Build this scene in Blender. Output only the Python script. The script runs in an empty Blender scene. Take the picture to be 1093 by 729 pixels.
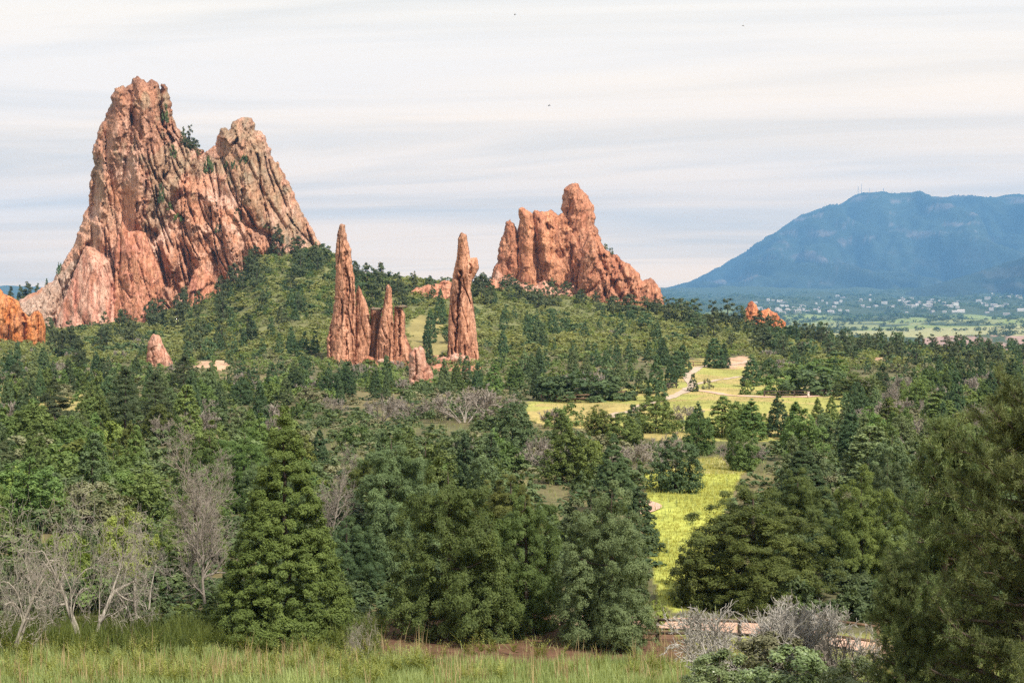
import bpy, math, random
import numpy as np
from mathutils import Vector, geometry
from mathutils.bvhtree import BVHTree

# ------------------------------------------------------------------ camera, sky, sun, exposure
scene = bpy.context.scene
COL = scene.collection
F = 1093 * 50.0 / 36.0                      # focal length in pixels of the 1093 x 729 photograph
U0, V0, VH = 546.5, 364.5, 345.0            # centre and horizon row
CZ = 10.2                                   # camera height above the valley floor
PITCH = math.atan((V0 - VH) / F)

cam_d = bpy.data.cameras.new("camera")
cam_d.lens = 50
cam_d.sensor_width = 36
cam_d.clip_start = 0.2
cam_d.clip_end = 60000
cam = bpy.data.objects.new("camera", cam_d)
cam.location = (0, 0, CZ)
cam.rotation_euler = (math.radians(90) - PITCH, 0, 0)
COL.objects.link(cam)
scene.camera = cam

SUN_EL, SUN_AZ = math.radians(50), math.radians(38)      # azimuth: to the right of straight behind the camera
sun_vec = Vector((math.sin(SUN_AZ) * math.cos(SUN_EL), -math.cos(SUN_AZ) * math.cos(SUN_EL), math.sin(SUN_EL)))
sd = bpy.data.lights.new("sun", 'SUN')
sd.energy = 3.9
sd.angle = math.radians(1.2)
sd.color = (1.0, 0.93, 0.82)
so = bpy.data.objects.new("sun", sd)
so.rotation_euler = sun_vec.to_track_quat('Z', 'Y').to_euler()
so.location = (0, 0, 300)
COL.objects.link(so)

world = bpy.data.worlds.new("World")
scene.world = world
world.use_nodes = True
wn, wl = world.node_tree.nodes, world.node_tree.links
wn.clear()


def N(nodes, t, **kw):
    n = nodes.new(t)
    for k, v in kw.items():
        if k.startswith('i_'):
            n.inputs[k[2:].replace('_', ' ')].default_value = v
        else:
            setattr(n, k, v)
    return n


def M(nodes, links, op, a, b=None, c=None):
    n = nodes.new('ShaderNodeMath')
    n.operation = op
    for i, x in enumerate((a, b, c)):
        if x is None:
            continue
        if isinstance(x, (int, float)):
            n.inputs[i].default_value = x
        else:
            links.new(x, n.inputs[i])
    return n.outputs[0]


def ramp(nodes, links, fac, stops):
    r = nodes.new('ShaderNodeValToRGB')
    e = r.color_ramp.elements
    while len(e) < len(stops):
        e.new(0.5)
    for el, (p, c) in zip(e, stops):
        el.position = p
        el.color = (c[0], c[1], c[2], 1) if not isinstance(c, (int, float)) else (c, c, c, 1)
    links.new(fac, r.inputs[0])
    return r.outputs[0]


sky = N(wn, 'ShaderNodeTexSky', sky_type='NISHITA', sun_disc=False)
sky.sun_elevation = SUN_EL
sky.sun_rotation = math.pi - SUN_AZ
sky.altitude = 1900
sky.dust_density = 2.0
bg1 = N(wn, 'ShaderNodeBackground')
bg1.inputs['Strength'].default_value = 0.12
wl.new(sky.outputs[0], bg1.inputs[0])
tc = N(wn, 'ShaderNodeTexCoord')
sep = N(wn, 'ShaderNodeSeparateXYZ')
wl.new(tc.outputs['Generated'], sep.inputs[0])
zc = M(wn, wl, 'ADD', M(wn, wl, 'MAXIMUM', sep.outputs[2], 0.0), 0.10)
px_ = M(wn, wl, 'DIVIDE', sep.outputs[0], zc)
py_ = M(wn, wl, 'DIVIDE', sep.outputs[1], zc)
comb = N(wn, 'ShaderNodeCombineXYZ')
# the cloud sheet streams a little across the view
wl.new(M(wn, wl, 'ADD', M(wn, wl, 'MULTIPLY', px_, 0.26), M(wn, wl, 'MULTIPLY', py_, 0.06)), comb.inputs[0])
wl.new(M(wn, wl, 'ADD', M(wn, wl, 'MULTIPLY', py_, 1.25), M(wn, wl, 'MULTIPLY', px_, 0.10)), comb.inputs[1])
n1 = N(wn, 'ShaderNodeTexNoise')
n1.inputs['Scale'].default_value = 1.25
n1.inputs['Detail'].default_value = 7
n1.inputs['Roughness'].default_value = 0.52
n1.inputs['Distortion'].default_value = 0.45
wl.new(comb.outputs[0], n1.inputs['Vector'])
n2 = N(wn, 'ShaderNodeTexNoise')
n2.inputs['Scale'].default_value = 0.7
n2.inputs['Detail'].default_value = 7
n2.inputs['Roughness'].default_value = 0.55
n2.inputs['Distortion'].default_value = 1.1
comb2 = N(wn, 'ShaderNodeVectorMath', operation='ADD')
comb2.inputs[1].default_value = (7.3, 2.1, 4.0)
cmap = N(wn, 'ShaderNodeMapping')
cmap.inputs['Scale'].default_value = (1.3, 1.05, 1.0)
wl.new(comb.outputs[0], cmap.inputs[0])
wl.new(cmap.outputs[0], comb2.inputs[0])
wl.new(comb2.outputs[0], n2.inputs['Vector'])
tone = ramp(wn, wl, n2.outputs['Fac'], [(0.35, (0.70, 0.745, 0.80)), (0.56, (1.02, 1.03, 1.05))])
elev = ramp(wn, wl, M(wn, wl, 'MAXIMUM', sep.outputs[2], 0.0), [(0.0, (1.42, 0.93, 0.45)), (0.045, (1.38, 0.905, 0.44)), (0.09, (1.25, 0.86, 0.465)), (0.16, (0.93, 0.715, 0.48)), (0.24, (0.705, 0.62, 0.50)), (0.6, (0.60, 0.58, 0.54))])
cm = N(wn, 'ShaderNodeMix', data_type='RGBA', blend_type='MULTIPLY')
cm.inputs[0].default_value = 1.0
wl.new(tone, cm.inputs[6])
wl.new(elev, cm.inputs[7])
bg2 = N(wn, 'ShaderNodeBackground')
bg2.inputs['Strength'].default_value = 1.0
wl.new(cm.outputs[2], bg2.inputs[0])
cover = ramp(wn, wl, n1.outputs['Fac'], [(0.36, 0.88), (0.60, 1.0)])
mixw = N(wn, 'ShaderNodeMixShader')
wl.new(cover, mixw.inputs[0])
wl.new(bg1.outputs[0], mixw.inputs[1])
wl.new(bg2.outputs[0], mixw.inputs[2])
wo = N(wn, 'ShaderNodeOutputWorld')
wl.new(mixw.outputs[0], wo.inputs[0])

scene.view_settings.view_transform = 'Standard'
scene.view_settings.look = 'None'
scene.view_settings.exposure = 0.95
scene.view_settings.gamma = 1.0
scene.view_settings.use_curve_mapping = False
scene.render.engine = 'CYCLES'
cy = scene.cycles
cy.use_denoising = False
cy.use_adaptive_sampling = False
cy.max_bounces = 5
cy.diffuse_bounces = 2
cy.glossy_bounces = 1
cy.transmission_bounces = 3
cy.volume_bounces = 0
cy.sample_clamp_indirect = 4.0
scene.render.film_transparent = False

# ------------------------------------------------------------------ numeric helpers
rng = np.random.default_rng(11)
random.seed(11)
_perm = np.random.default_rng(5).permutation(256).astype(np.int64)
_perm = np.concatenate([_perm, _perm, _perm])
_g = np.random.default_rng(6).normal(size=(256, 3))
_g /= np.linalg.norm(_g, axis=1)[:, None]


def perlin(x, y, z=0.0):
    x, y, z = np.broadcast_arrays(np.asarray(x, float), np.asarray(y, float), np.asarray(z, float))
    xi, yi, zi = np.floor(x).astype(np.int64), np.floor(y).astype(np.int64), np.floor(z).astype(np.int64)
    xf, yf, zf = x - xi, y - yi, z - zi
    u, v, w = (t * t * t * (t * (t * 6 - 15) + 10) for t in (xf, yf, zf))
    out = 0.0
    for dx in (0, 1):
        wx = u if dx else 1 - u
        for dy in (0, 1):
            wy = v if dy else 1 - v
            for dz in (0, 1):
                wz = w if dz else 1 - w
                g = _g[_perm[_perm[_perm[(xi + dx) & 255] + ((yi + dy) & 255)] + ((zi + dz) & 255)]]
                out = out + wx * wy * wz * (g[..., 0] * (xf - dx) + g[..., 1] * (yf - dy) + g[..., 2] * (zf - dz))
    return out * 1.5


def fbm(x, y, z=0.0, o=4):
    s, a, f = 0.0, 1.0, 1.0
    for k in range(o):
        s = s + a * perlin(np.asarray(x) * f + 17.3 * k, np.asarray(y) * f + 5.1 * k, np.asarray(z) * f)
        a *= 0.5
        f *= 2.03
    return s


def sstep(a, b, x):
    t = np.clip((np.asarray(x, float) - a) / (b - a), 0, 1)
    return t * t * (3 - 2 * t)


def ray(u, v):
    x = (np.asarray(u, float) - U0) / F
    yv = -(np.asarray(v, float) - V0) / F
    c, s = math.cos(PITCH), math.sin(PITCH)
    return x, c + yv * s, -s + yv * c


def pt(u, v, d):
    """world point seen at photo pixel (u, v) at depth y = d"""
    rx, ry, rz = ray(u, v)
    t = np.asarray(d, float) / ry
    return np.stack(np.broadcast_arrays(rx * t, ry * t, CZ + rz * t), -1)


def proj(x, y, z):
    c, s = math.cos(PITCH), math.sin(PITCH)
    dz = np.asarray(z) - CZ
    f = y * c - dz * s
    up = y * s + dz * c
    return U0 + F * np.asarray(x) / f, V0 - F * up / f


def inpoly(px, py, poly):
    poly = np.asarray(poly, float)
    x1, y1 = poly[:, 0], poly[:, 1]
    x2, y2 = np.roll(x1, -1), np.roll(y1, -1)
    px, py = np.asarray(px, float), np.asarray(py, float)
    r = np.zeros(px.shape, bool)
    for a, b, c, d in zip(x1, y1, x2, y2):
        if b == d:
            continue
        k = ((b > py) != (d > py)) & (px < (c - a) * (py - b) / (d - b) + a)
        r ^= k
    return r


def mesh_np(name, V, faces, mat=None, parent=None, tint=None, col=None, smooth=False, link=True):
    """faces: list of (n, k) index arrays"""
    me = bpy.data.meshes.new(name)
    V = np.asarray(V, np.float32)
    me.vertices.add(len(V))
    me.vertices.foreach_set('co', V.ravel())
    li = np.concatenate([f.ravel() for f in faces]).astype(np.int32)
    tot = np.concatenate([np.full(len(f), f.shape[1]) for f in faces]).astype(np.int32)
    st = np.concatenate([[0], np.cumsum(tot)[:-1]]).astype(np.int32)
    me.loops.add(len(li))
    me.loops.foreach_set('vertex_index', li)
    me.polygons.add(len(tot))
    me.polygons.foreach_set('loop_start', st)
    me.polygons.foreach_set('loop_total', tot)
    if smooth:
        me.polygons.foreach_set('use_smooth', np.ones(len(tot), bool))
    if tint is not None:
        a = me.attributes.new('tint', 'FLOAT', 'POINT')
        a.data.foreach_set('value', np.asarray(tint, np.float32))
    if col is not None:
        a = me.attributes.new('col', 'FLOAT_COLOR', 'POINT')
        c4 = np.ones((len(V), 4), np.float32)
        c4[:, :3] = col
        a.data.foreach_set('color', c4.ravel())
    me.update(calc_edges=True)
    me.validate()
    if mat is not None:
        me.materials.append(mat)
    if not link:
        return me
    o = bpy.data.objects.new(name, me)
    COL.objects.link(o)
    if parent is not None:
        o.parent = parent
    return o


def tag(o, label=None, cat=None, group=None, kind=None):
    if label:
        o['label'] = label
    if cat:
        o['category'] = cat
    if group:
        o['group'] = group
    if kind:
        o['kind'] = kind
    return o


def empty(name, loc):
    o = bpy.data.objects.new(name, None)
    o.location = loc
    o.empty_display_size = 0.3
    COL.objects.link(o)
    return o


# ------------------------------------------------------------------ materials
def new_mat(name):
    m = bpy.data.materials.new(name)
    m.use_nodes = True
    m.node_tree.nodes.clear()
    return m, m.node_tree.nodes, m.node_tree.links


def leaf_mat(name, dark, light, trans=0.28, rough=0.62, spec=0.25, var=0.30):
    m, n, l = new_mat(name)
    at = N(n, 'ShaderNodeAttribute', attribute_name='tint')
    c = ramp(n, l, at.outputs['Fac'], [(0.0, dark), (0.62, [(a + b) / 2 for a, b in zip(dark, light)]), (1.0, light)])
    oi = N(n, 'ShaderNodeObjectInfo')
    hsv = N(n, 'ShaderNodeHueSaturation')
    l.new(c, hsv.inputs['Color'])
    l.new(M(n, l, 'ADD', M(n, l, 'MULTIPLY', oi.outputs['Random'], var * 2), 1 - var), hsv.inputs['Value'])
    l.new(M(n, l, 'ADD', M(n, l, 'MULTIPLY', M(n, l, 'FRACT', M(n, l, 'MULTIPLY', oi.outputs['Random'], 7.31)), 0.035), 0.4825), hsv.inputs['Hue'])
    p = N(n, 'ShaderNodeBsdfPrincipled')
    p.inputs['Roughness'].default_value = rough
    p.inputs['Specular IOR Level'].default_value = spec
    l.new(hsv.outputs[0], p.inputs['Base Color'])
    t = N(n, 'ShaderNodeBsdfTranslucent')
    tm = N(n, 'ShaderNodeMix', data_type='RGBA', blend_type='MULTIPLY')
    tm.inputs[0].default_value = 1.0
    tm.inputs[7].default_value = (1.3, 1.25, 0.6, 1)
    l.new(hsv.outputs[0], tm.inputs[6])
    l.new(tm.outputs[2], t.inputs[0])
    mx = N(n, 'ShaderNodeMixShader')
    mx.inputs[0].default_value = trans
    l.new(p.outputs[0], mx.inputs[1])
    l.new(t.outputs[0], mx.inputs[2])
    o = N(n, 'ShaderNodeOutputMaterial')
    l.new(mx.outputs[0], o.inputs[0])
    return m


def bark_mat(name, c1, c2, scale=9.0, rough=0.9):
    m, n, l = new_mat(name)
    tc = N(n, 'ShaderNodeTexCoord')
    mp = N(n, 'ShaderNodeMapping')
    mp.inputs['Scale'].default_value = (1, 1, 0.25)
    l.new(tc.outputs['Object'], mp.inputs[0])
    ns = N(n, 'ShaderNodeTexNoise')
    ns.inputs['Scale'].default_value = scale
    ns.inputs['Detail'].default_value = 5
    l.new(mp.outputs[0], ns.inputs['Vector'])
    c = ramp(n, l, ns.outputs['Fac'], [(0.3, c1), (0.7, c2)])
    p = N(n, 'ShaderNodeBsdfPrincipled')
    p.inputs['Roughness'].default_value = rough
    p.inputs['Specular IOR Level'].default_value = 0.2
    l.new(c, p.inputs['Base Color'])
    b = N(n, 'ShaderNodeBump')
    b.inputs['Strength'].default_value = 0.5
    b.inputs['Distance'].default_value = 0.02
    l.new(ns.outputs['Fac'], b.inputs['Height'])
    l.new(b.outputs[0], p.inputs['Normal'])
    o = N(n, 'ShaderNodeOutputMaterial')
    l.new(p.outputs[0], o.inputs[0])
    return m


MAT = {
    'green': leaf_mat('juniper_green', (0.072, 0.116, 0.031), (0.220, 0.300, 0.086)),
    'deep': leaf_mat('juniper_deep_green', (0.055, 0.082, 0.018), (0.170, 0.220, 0.055)),
    'scrub': leaf_mat('hill_scrub_leaves', (0.190, 0.220, 0.075), (0.400, 0.430, 0.165), trans=0.4),
    'dark': leaf_mat('juniper_dark', (0.042, 0.076, 0.032), (0.130, 0.190, 0.080)),
    'olive': leaf_mat('juniper_olive', (0.064, 0.086, 0.022), (0.205, 0.238, 0.058)),
    'grey': leaf_mat('juniper_grey', (0.074, 0.106, 0.044), (0.228, 0.290, 0.124)),
    'pine': leaf_mat('pine_needles', (0.045, 0.064, 0.028), (0.130, 0.155, 0.068)),
    'nearpine': leaf_mat('pine_needles_near', (0.056, 0.084, 0.030), (0.195, 0.238, 0.092), trans=0.25),
    'oak': leaf_mat('oak_leaves', (0.078, 0.122, 0.032), (0.230, 0.300, 0.090), trans=0.35),
    'oakdark': leaf_mat('oak_leaves_dark', (0.050, 0.082, 0.032), (0.155, 0.210, 0.086), trans=0.3),
    'lime': leaf_mat('lime_leaves', (0.120, 0.165, 0.035), (0.295, 0.360, 0.095), trans=0.4),
    'sage': leaf_mat('sage_leaves', (0.1187, 0.125, 0.06), (0.2875, 0.2812, 0.1562), trans=0.2),
    'glossy': leaf_mat('glossy_leaves', (0.1, 0.1375, 0.0438), (0.2875, 0.3375, 0.15), trans=0.25, rough=0.4, spec=0.5),
    'grass': leaf_mat('grass_blades', (0.155, 0.205, 0.070), (0.420, 0.465, 0.190), trans=0.35, var=0.0),
    'stalk': leaf_mat('dry_stalks', (0.22, 0.165, 0.085), (0.48, 0.38, 0.20), trans=0.2, var=0.0),
    'weed': leaf_mat('weed_leaves', (0.150, 0.175, 0.045), (0.430, 0.430, 0.120), trans=0.35, var=0.0),
    'darkweed': leaf_mat('dark_weed_leaves', (0.055, 0.078, 0.018), (0.190, 0.215, 0.050), trans=0.35, var=0.0),
    'meadow': leaf_mat('meadow_grass_blades', (0.270, 0.290, 0.060), (0.450, 0.450, 0.110), trans=0.35, var=0.0),
    'bark': bark_mat('bark_brown', (0.040, 0.030, 0.024), (0.115, 0.088, 0.068)),
    'deadwood': bark_mat('dead_wood_grey', (0.15, 0.128, 0.105), (0.43, 0.385, 0.33)),
    'deadtwig': bark_mat('dead_twigs_pinkish', (0.15, 0.128, 0.105), (0.35, 0.305, 0.26)),
    'paletwig': bark_mat('pale_twigs', (0.23, 0.21, 0.185), (0.47, 0.44, 0.395)),
    'rail': bark_mat('fence_wood', (0.11, 0.07, 0.045), (0.24, 0.15, 0.095)),
    'darkrail': bark_mat('fence_wood_dark', (0.045, 0.034, 0.026), (0.12, 0.09, 0.068)),  # darker copy of fence wood; the front fence's shade is in this tone
}

rock_m, n, l = new_mat('sandstone')
at = N(n, 'ShaderNodeAttribute', attribute_name='col')
geo = N(n, 'ShaderNodeNewGeometry')
mp = N(n, 'ShaderNodeMapping')
mp.inputs['Rotation'].default_value = (0, math.radians(-14), 0)
mp.inputs['Scale'].default_value = (0.85, 0.5, 0.11)
l.new(geo.outputs['Position'], mp.inputs[0])
s1 = N(n, 'ShaderNodeTexNoise')
s1.inputs['Scale'].default_value = 1.0
s1.inputs['Detail'].default_value = 8
s1.inputs['Roughness'].default_value = 0.65
s1.inputs['Distortion'].default_value = 0.4
l.new(mp.outputs[0], s1.inputs['Vector'])
s2 = N(n, 'ShaderNodeTexNoise')
s2.inputs['Scale'].default_value = 0.9
s2.inputs['Detail'].default_value = 7
s2.inputs['Roughness'].default_value = 0.7
l.new(geo.outputs['Position'], s2.inputs['Vector'])
f1 = ramp(n, l, s1.outputs['Fac'], [(0.28, (0.45, 0.39, 0.37)), (0.42, (0.93, 0.90, 0.88)), (0.52, (1.0, 1.0, 1.0)), (0.68, (1.22, 1.32, 1.38))])
f2 = ramp(n, l, s2.outputs['Fac'], [(0.34, (0.42, 0.37, 0.35)), (0.46, (0.98, 0.97, 0.96)), (0.66, (1.22, 1.30, 1.35))])
s3 = N(n, 'ShaderNodeTexNoise')          # thin dark joints running down the beds
mp3 = N(n, 'ShaderNodeMapping')
mp3.inputs['Rotation'].default_value = (0, math.radians(-10), 0)
mp3.inputs['Scale'].default_value = (0.42, 0.3, 0.10)
l.new(geo.outputs['Position'], mp3.inputs[0])
s3.inputs['Scale'].default_value = 1.0
s3.inputs['Detail'].default_value = 4
s3.inputs['Distortion'].default_value = 0.9
l.new(mp3.outputs[0], s3.inputs['Vector'])
f3 = ramp(n, l, M(n, l, 'ABSOLUTE', M(n, l, 'SUBTRACT', s3.outputs['Fac'], 0.5)), [(0.0, (0.30, 0.24, 0.22)), (0.020, (0.75, 0.70, 0.68)), (0.05, (1, 1, 1))])
gain = N(n, 'ShaderNodeVectorMath', operation='SCALE')
gain.inputs['Scale'].default_value = 1.28
l.new(at.outputs['Color'], gain.inputs[0])
mA = N(n, 'ShaderNodeMix', data_type='RGBA', blend_type='MULTIPLY')
mA.inputs[0].default_value = 1
l.new(gain.outputs[0], mA.inputs[6])
l.new(f1, mA.inputs[7])
mB = N(n, 'ShaderNodeMix', data_type='RGBA', blend_type='MULTIPLY')
mB.inputs[0].default_value = 0.6
l.new(mA.outputs[2], mB.inputs[6])
l.new(f2, mB.inputs[7])
mC = N(n, 'ShaderNodeMix', data_type='RGBA', blend_type='MULTIPLY')
mC.inputs[0].default_value = 0.85
l.new(mB.outputs[2], mC.inputs[6])
l.new(f3, mC.inputs[7])
p = N(n, 'ShaderNodeBsdfPrincipled')
p.inputs['Roughness'].default_value = 0.92
p.inputs['Specular IOR Level'].default_value = 0.15
l.new(mC.outputs[2], p.inputs['Base Color'])
bp = N(n, 'ShaderNodeBump')
bp.inputs['Strength'].default_value = 0.9
bp.inputs['Distance'].default_value = 2.2
l.new(M(n, l, 'ADD', s1.outputs['Fac'], M(n, l, 'MULTIPLY', s2.outputs['Fac'], 0.3)), bp.inputs['Height'])
l.new(bp.outputs[0], p.inputs['Normal'])
o = N(n, 'ShaderNodeOutputMaterial')
l.new(p.outputs[0], o.inputs[0])
MAT['rock'] = rock_m


def ground_mat(name, s_small=1.6, s_big=0.12, amp=0.5):
    m, n, l = new_mat(name)
    at = N(n, 'ShaderNodeAttribute', attribute_name='col')
    geo = N(n, 'ShaderNodeNewGeometry')
    a = N(n, 'ShaderNodeTexNoise')
    a.inputs['Scale'].default_value = s_small
    a.inputs['Detail'].default_value = 8
    a.inputs['Roughness'].default_value = 0.7
    l.new(geo.outputs['Position'], a.inputs['Vector'])
    b = N(n, 'ShaderNodeTexNoise')
    b.inputs['Scale'].default_value = s_big
    b.inputs['Detail'].default_value = 6
    l.new(geo.outputs['Position'], b.inputs['Vector'])
    f = M(n, l, 'ADD', M(n, l, 'MULTIPLY', a.outputs['Fac'], 0.6), M(n, l, 'MULTIPLY', b.outputs['Fac'], 0.4))
    c = ramp(n, l, f, [(0.36, (1 - amp, 1 - amp, 1 - amp * 1.1)), (0.5, (1, 1, 1)), (0.64, (1 + amp * .6, 1 + amp * .55, 1 + amp * .5))])
    x = N(n, 'ShaderNodeMix', data_type='RGBA', blend_type='MULTIPLY')
    x.inputs[0].default_value = 1
    l.new(at.outputs['Color'], x.inputs[6])
    l.new(c, x.inputs[7])
    p = N(n, 'ShaderNodeBsdfPrincipled')
    p.inputs['Roughness'].default_value = 0.95
    p.inputs['Specular IOR Level'].default_value = 0.1
    l.new(x.outputs[2], p.inputs['Base Color'])
    bp = N(n, 'ShaderNodeBump')
    bp.inputs['Strength'].default_value = 0.6
    bp.inputs['Distance'].default_value = 0.15 / s_small
    l.new(a.outputs['Fac'], bp.inputs['Height'])
    l.new(bp.outputs[0], p.inputs['Normal'])
    o = N(n, 'ShaderNodeOutputMaterial')
    l.new(p.outputs[0], o.inputs[0])
    return m


MAT['ground'] = ground_mat('ground_soil_and_grass')
MAT['path'] = ground_mat('sandy_path', 2.5, 0.4, 0.22)
MAT['mountain'] = ground_mat('mountain_forest', 0.012, 0.0022, 0.62)

# ------------------------------------------------------------------ terrain
DT = [0, 15, 25, 38, 46, 80, 150, 200, 260, 320, 400, 480, 535, 560, 640, 800, 1200, 1800, 2000, 2600, 3200, 4000, 5500, 7500, 9000, 12000, 40000]
FAR_L = [0, -15, -24, -14, -3, 14, 28, 75, 150, 225, 300, 300]
FAR_R = [-12, -22, -27, -9, -2.5, 15, 27, 75, 150, 225, 300, 300]
NEAR0 = [8.5, 5.4, 3.2, 0.5, 0.0, 0, 0]
UT = {
    -300: NEAR0 + [0, 0, 1.0, 3.0, 6, 8, 9, 11] + FAR_L,
    60: NEAR0 + [0, 0.2, 1.0, 3.2, 5.5, 7.2, 8.4, 11] + FAR_L,
    150: NEAR0 + [0, 0.3, 1.2, 4.0, 8.0, 10.6, 13, 17] + FAR_L,
    200: NEAR0 + [0, 0.4, 1.5, 5.0, 11, 16.5, 20, 26] + FAR_L,
    240: NEAR0 + [0, 0.5, 1.8, 7.0, 16, 23.5, 27, 33] + FAR_L,
    290: NEAR0 + [0, 0.5, 2.0, 9.5, 24, 35.5, 40, 42] + FAR_L,
    335: NEAR0 + [0, 0.5, 1.6, 10.5, 25, 36, 39.5, 40] + FAR_L,
    400: NEAR0 + [0, 0.2, 0.4, 9.0, 21, 27, 27, 22] + FAR_L,
    500: NEAR0 + [0, 0.2, 1.0, 9.0, 18.5, 25, 25, 22] + FAR_L,
    600: NEAR0 + [0, 1.0, 3.0, 8.2, 14, 19, 21, 22] + FAR_L,
    700: NEAR0 + [0, 0.5, 2.2, 6.8, 12, 15.2, 16, 12] + FAR_L,
    780: NEAR0 + [0, 0.2, 1.2, 5.4, 10, 11.5, 10, 0] + FAR_R,
    850: NEAR0 + [0, 0, 0.6, 4.2, 6.4, 5, 3, -6] + FAR_R,
    900: NEAR0 + [0, 0, 0.2, 2.8, 4.2, 2, 0, -8] + FAR_R,
    1000: NEAR0 + [0, 0, 0, 1.2, 1.4, -2, -4, -9] + FAR_R,
    1093: NEAR0 + [0, 0, 0, 0.2, -0.6, -3, -5, -9] + FAR_R,
    1500: NEAR0 + [0, 0, 0, -0.5, -2, -4, -6, -9] + FAR_R,
}
_us = np.array(sorted(UT), float)
_ds = np.array(DT, float)
_zt = np.array([UT[k] for k in sorted(UT)], float)


def terrain(x, y):
    x, y = np.asarray(x, float), np.asarray(y, float)
    r = np.hypot(x, y)
    th = np.clip(np.arctan2(x, y), -0.7, 0.7)
    u = np.clip(U0 + F * np.tan(th), _us[0], _us[-1] - 1e-6)
    d = np.clip(r * np.cos(th), 0, _ds[-1] - 1e-3)
    iu = np.clip(np.searchsorted(_us, u, 'right') - 1, 0, len(_us) - 2)
    idd = np.clip(np.searchsorted(_ds, d, 'right') - 1, 0, len(_ds) - 2)
    fu = (u - _us[iu]) / (_us[iu + 1] - _us[iu])
    fd = (d - _ds[idd]) / (_ds[idd + 1] - _ds[idd])
    fu = fu * fu * (3 - 2 * fu)
    z = (_zt[iu, idd] * (1 - fu) * (1 - fd) + _zt[iu + 1, idd] * fu * (1 - fd)
         + _zt[iu, idd + 1] * (1 - fu) * fd + _zt[iu + 1, idd + 1] * fu * fd)
    z = z + 0.35 * fbm(x / 14.0, y / 14.0, 0.3, 3) * sstep(42, 75, d) * (1 - sstep(700, 900, d))
    z = z + 1.6 * fbm(x / 60.0, y / 60.0, 2.7, 2) * sstep(330, 420, d) * (1 - sstep(700, 900, d))
    far = sstep(1000, 2000, d)
    z = z + far * (5 * fbm(x / 170.0, y / 260.0, 1.1, 4) + 36 * sstep(2500, 3300, d) * fbm(x / 420.0, y / 900.0, 4.4, 3))
    # eroded bluff scarps around two kilometres out
    bl = sstep(1780, 1880, d) * (1 - sstep(1980, 2060, d)) * sstep(920, 1010, u)
    z = z - bl * 9 * np.abs(fbm(x / 60.0, y / 160.0, 8.8, 3))
    return z


def ground_pt(u, d):
    x = (np.asarray(u, float) - U0) / F * np.asarray(d, float)
    return x, np.asarray(d, float), terrain(x, d)


_dd = np.concatenate([np.arange(24, 700, 0.5)])


def solve_d(u, v):
    x, y, z = ground_pt(np.full(len(_dd), float(u)), _dd)
    vv = proj(x, y, z)[1]
    k = np.nonzero(vv <= v)[0]
    return float(_dd[k[0]]) if len(k) else 560.0


# where things lie on the ground, traced as outlines on the ground sheet
MEADOW_GREEN = [(690, 507), (716, 494), (745, 489), (785, 487), (800, 498), (786, 518), (772, 545), (792, 590), (765, 640), (722, 655), (702, 640), (694, 590), (687, 545)]
MEADOW_DRY = [(560, 434), (566, 427), (640, 426), (664, 416), (690, 406), (716, 396), (736, 384), (800, 382), (812, 400), (838, 404), (880, 425), (905, 413), (910, 420), (880, 470), (700, 470), (560, 450)]
MEADOW_LEFT = [(-60, 410), (40, 411), (95, 416), (125, 424), (110, 437), (40, 437), (-60, 440)]
MEADOW_SADDLE = [(432, 352), (448, 336), (470, 340), (482, 372), (465, 380), (436, 375)]
BARE_A = [(206, 392), (212, 385), (244, 386), (247, 394), (228, 397)]
BARE_B = [(930, 387), (934, 382), (948, 383), (952, 388), (940, 390)]
BARE_C = [(765, 392), (768, 383), (795, 379), (801, 387), (790, 394)]
BARE_D = [(455, 386), (465, 378), (520, 384), (510, 396), (470, 398)]
SOIL = [(360, 706), (372, 676), (430, 655), (600, 655), (700, 668), (735, 682), (738, 702), (700, 706), (600, 706), (450, 712)]
SHADE_SOIL = [(-60, 690), (-60, 640), (360, 640), (360, 690)]


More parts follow.
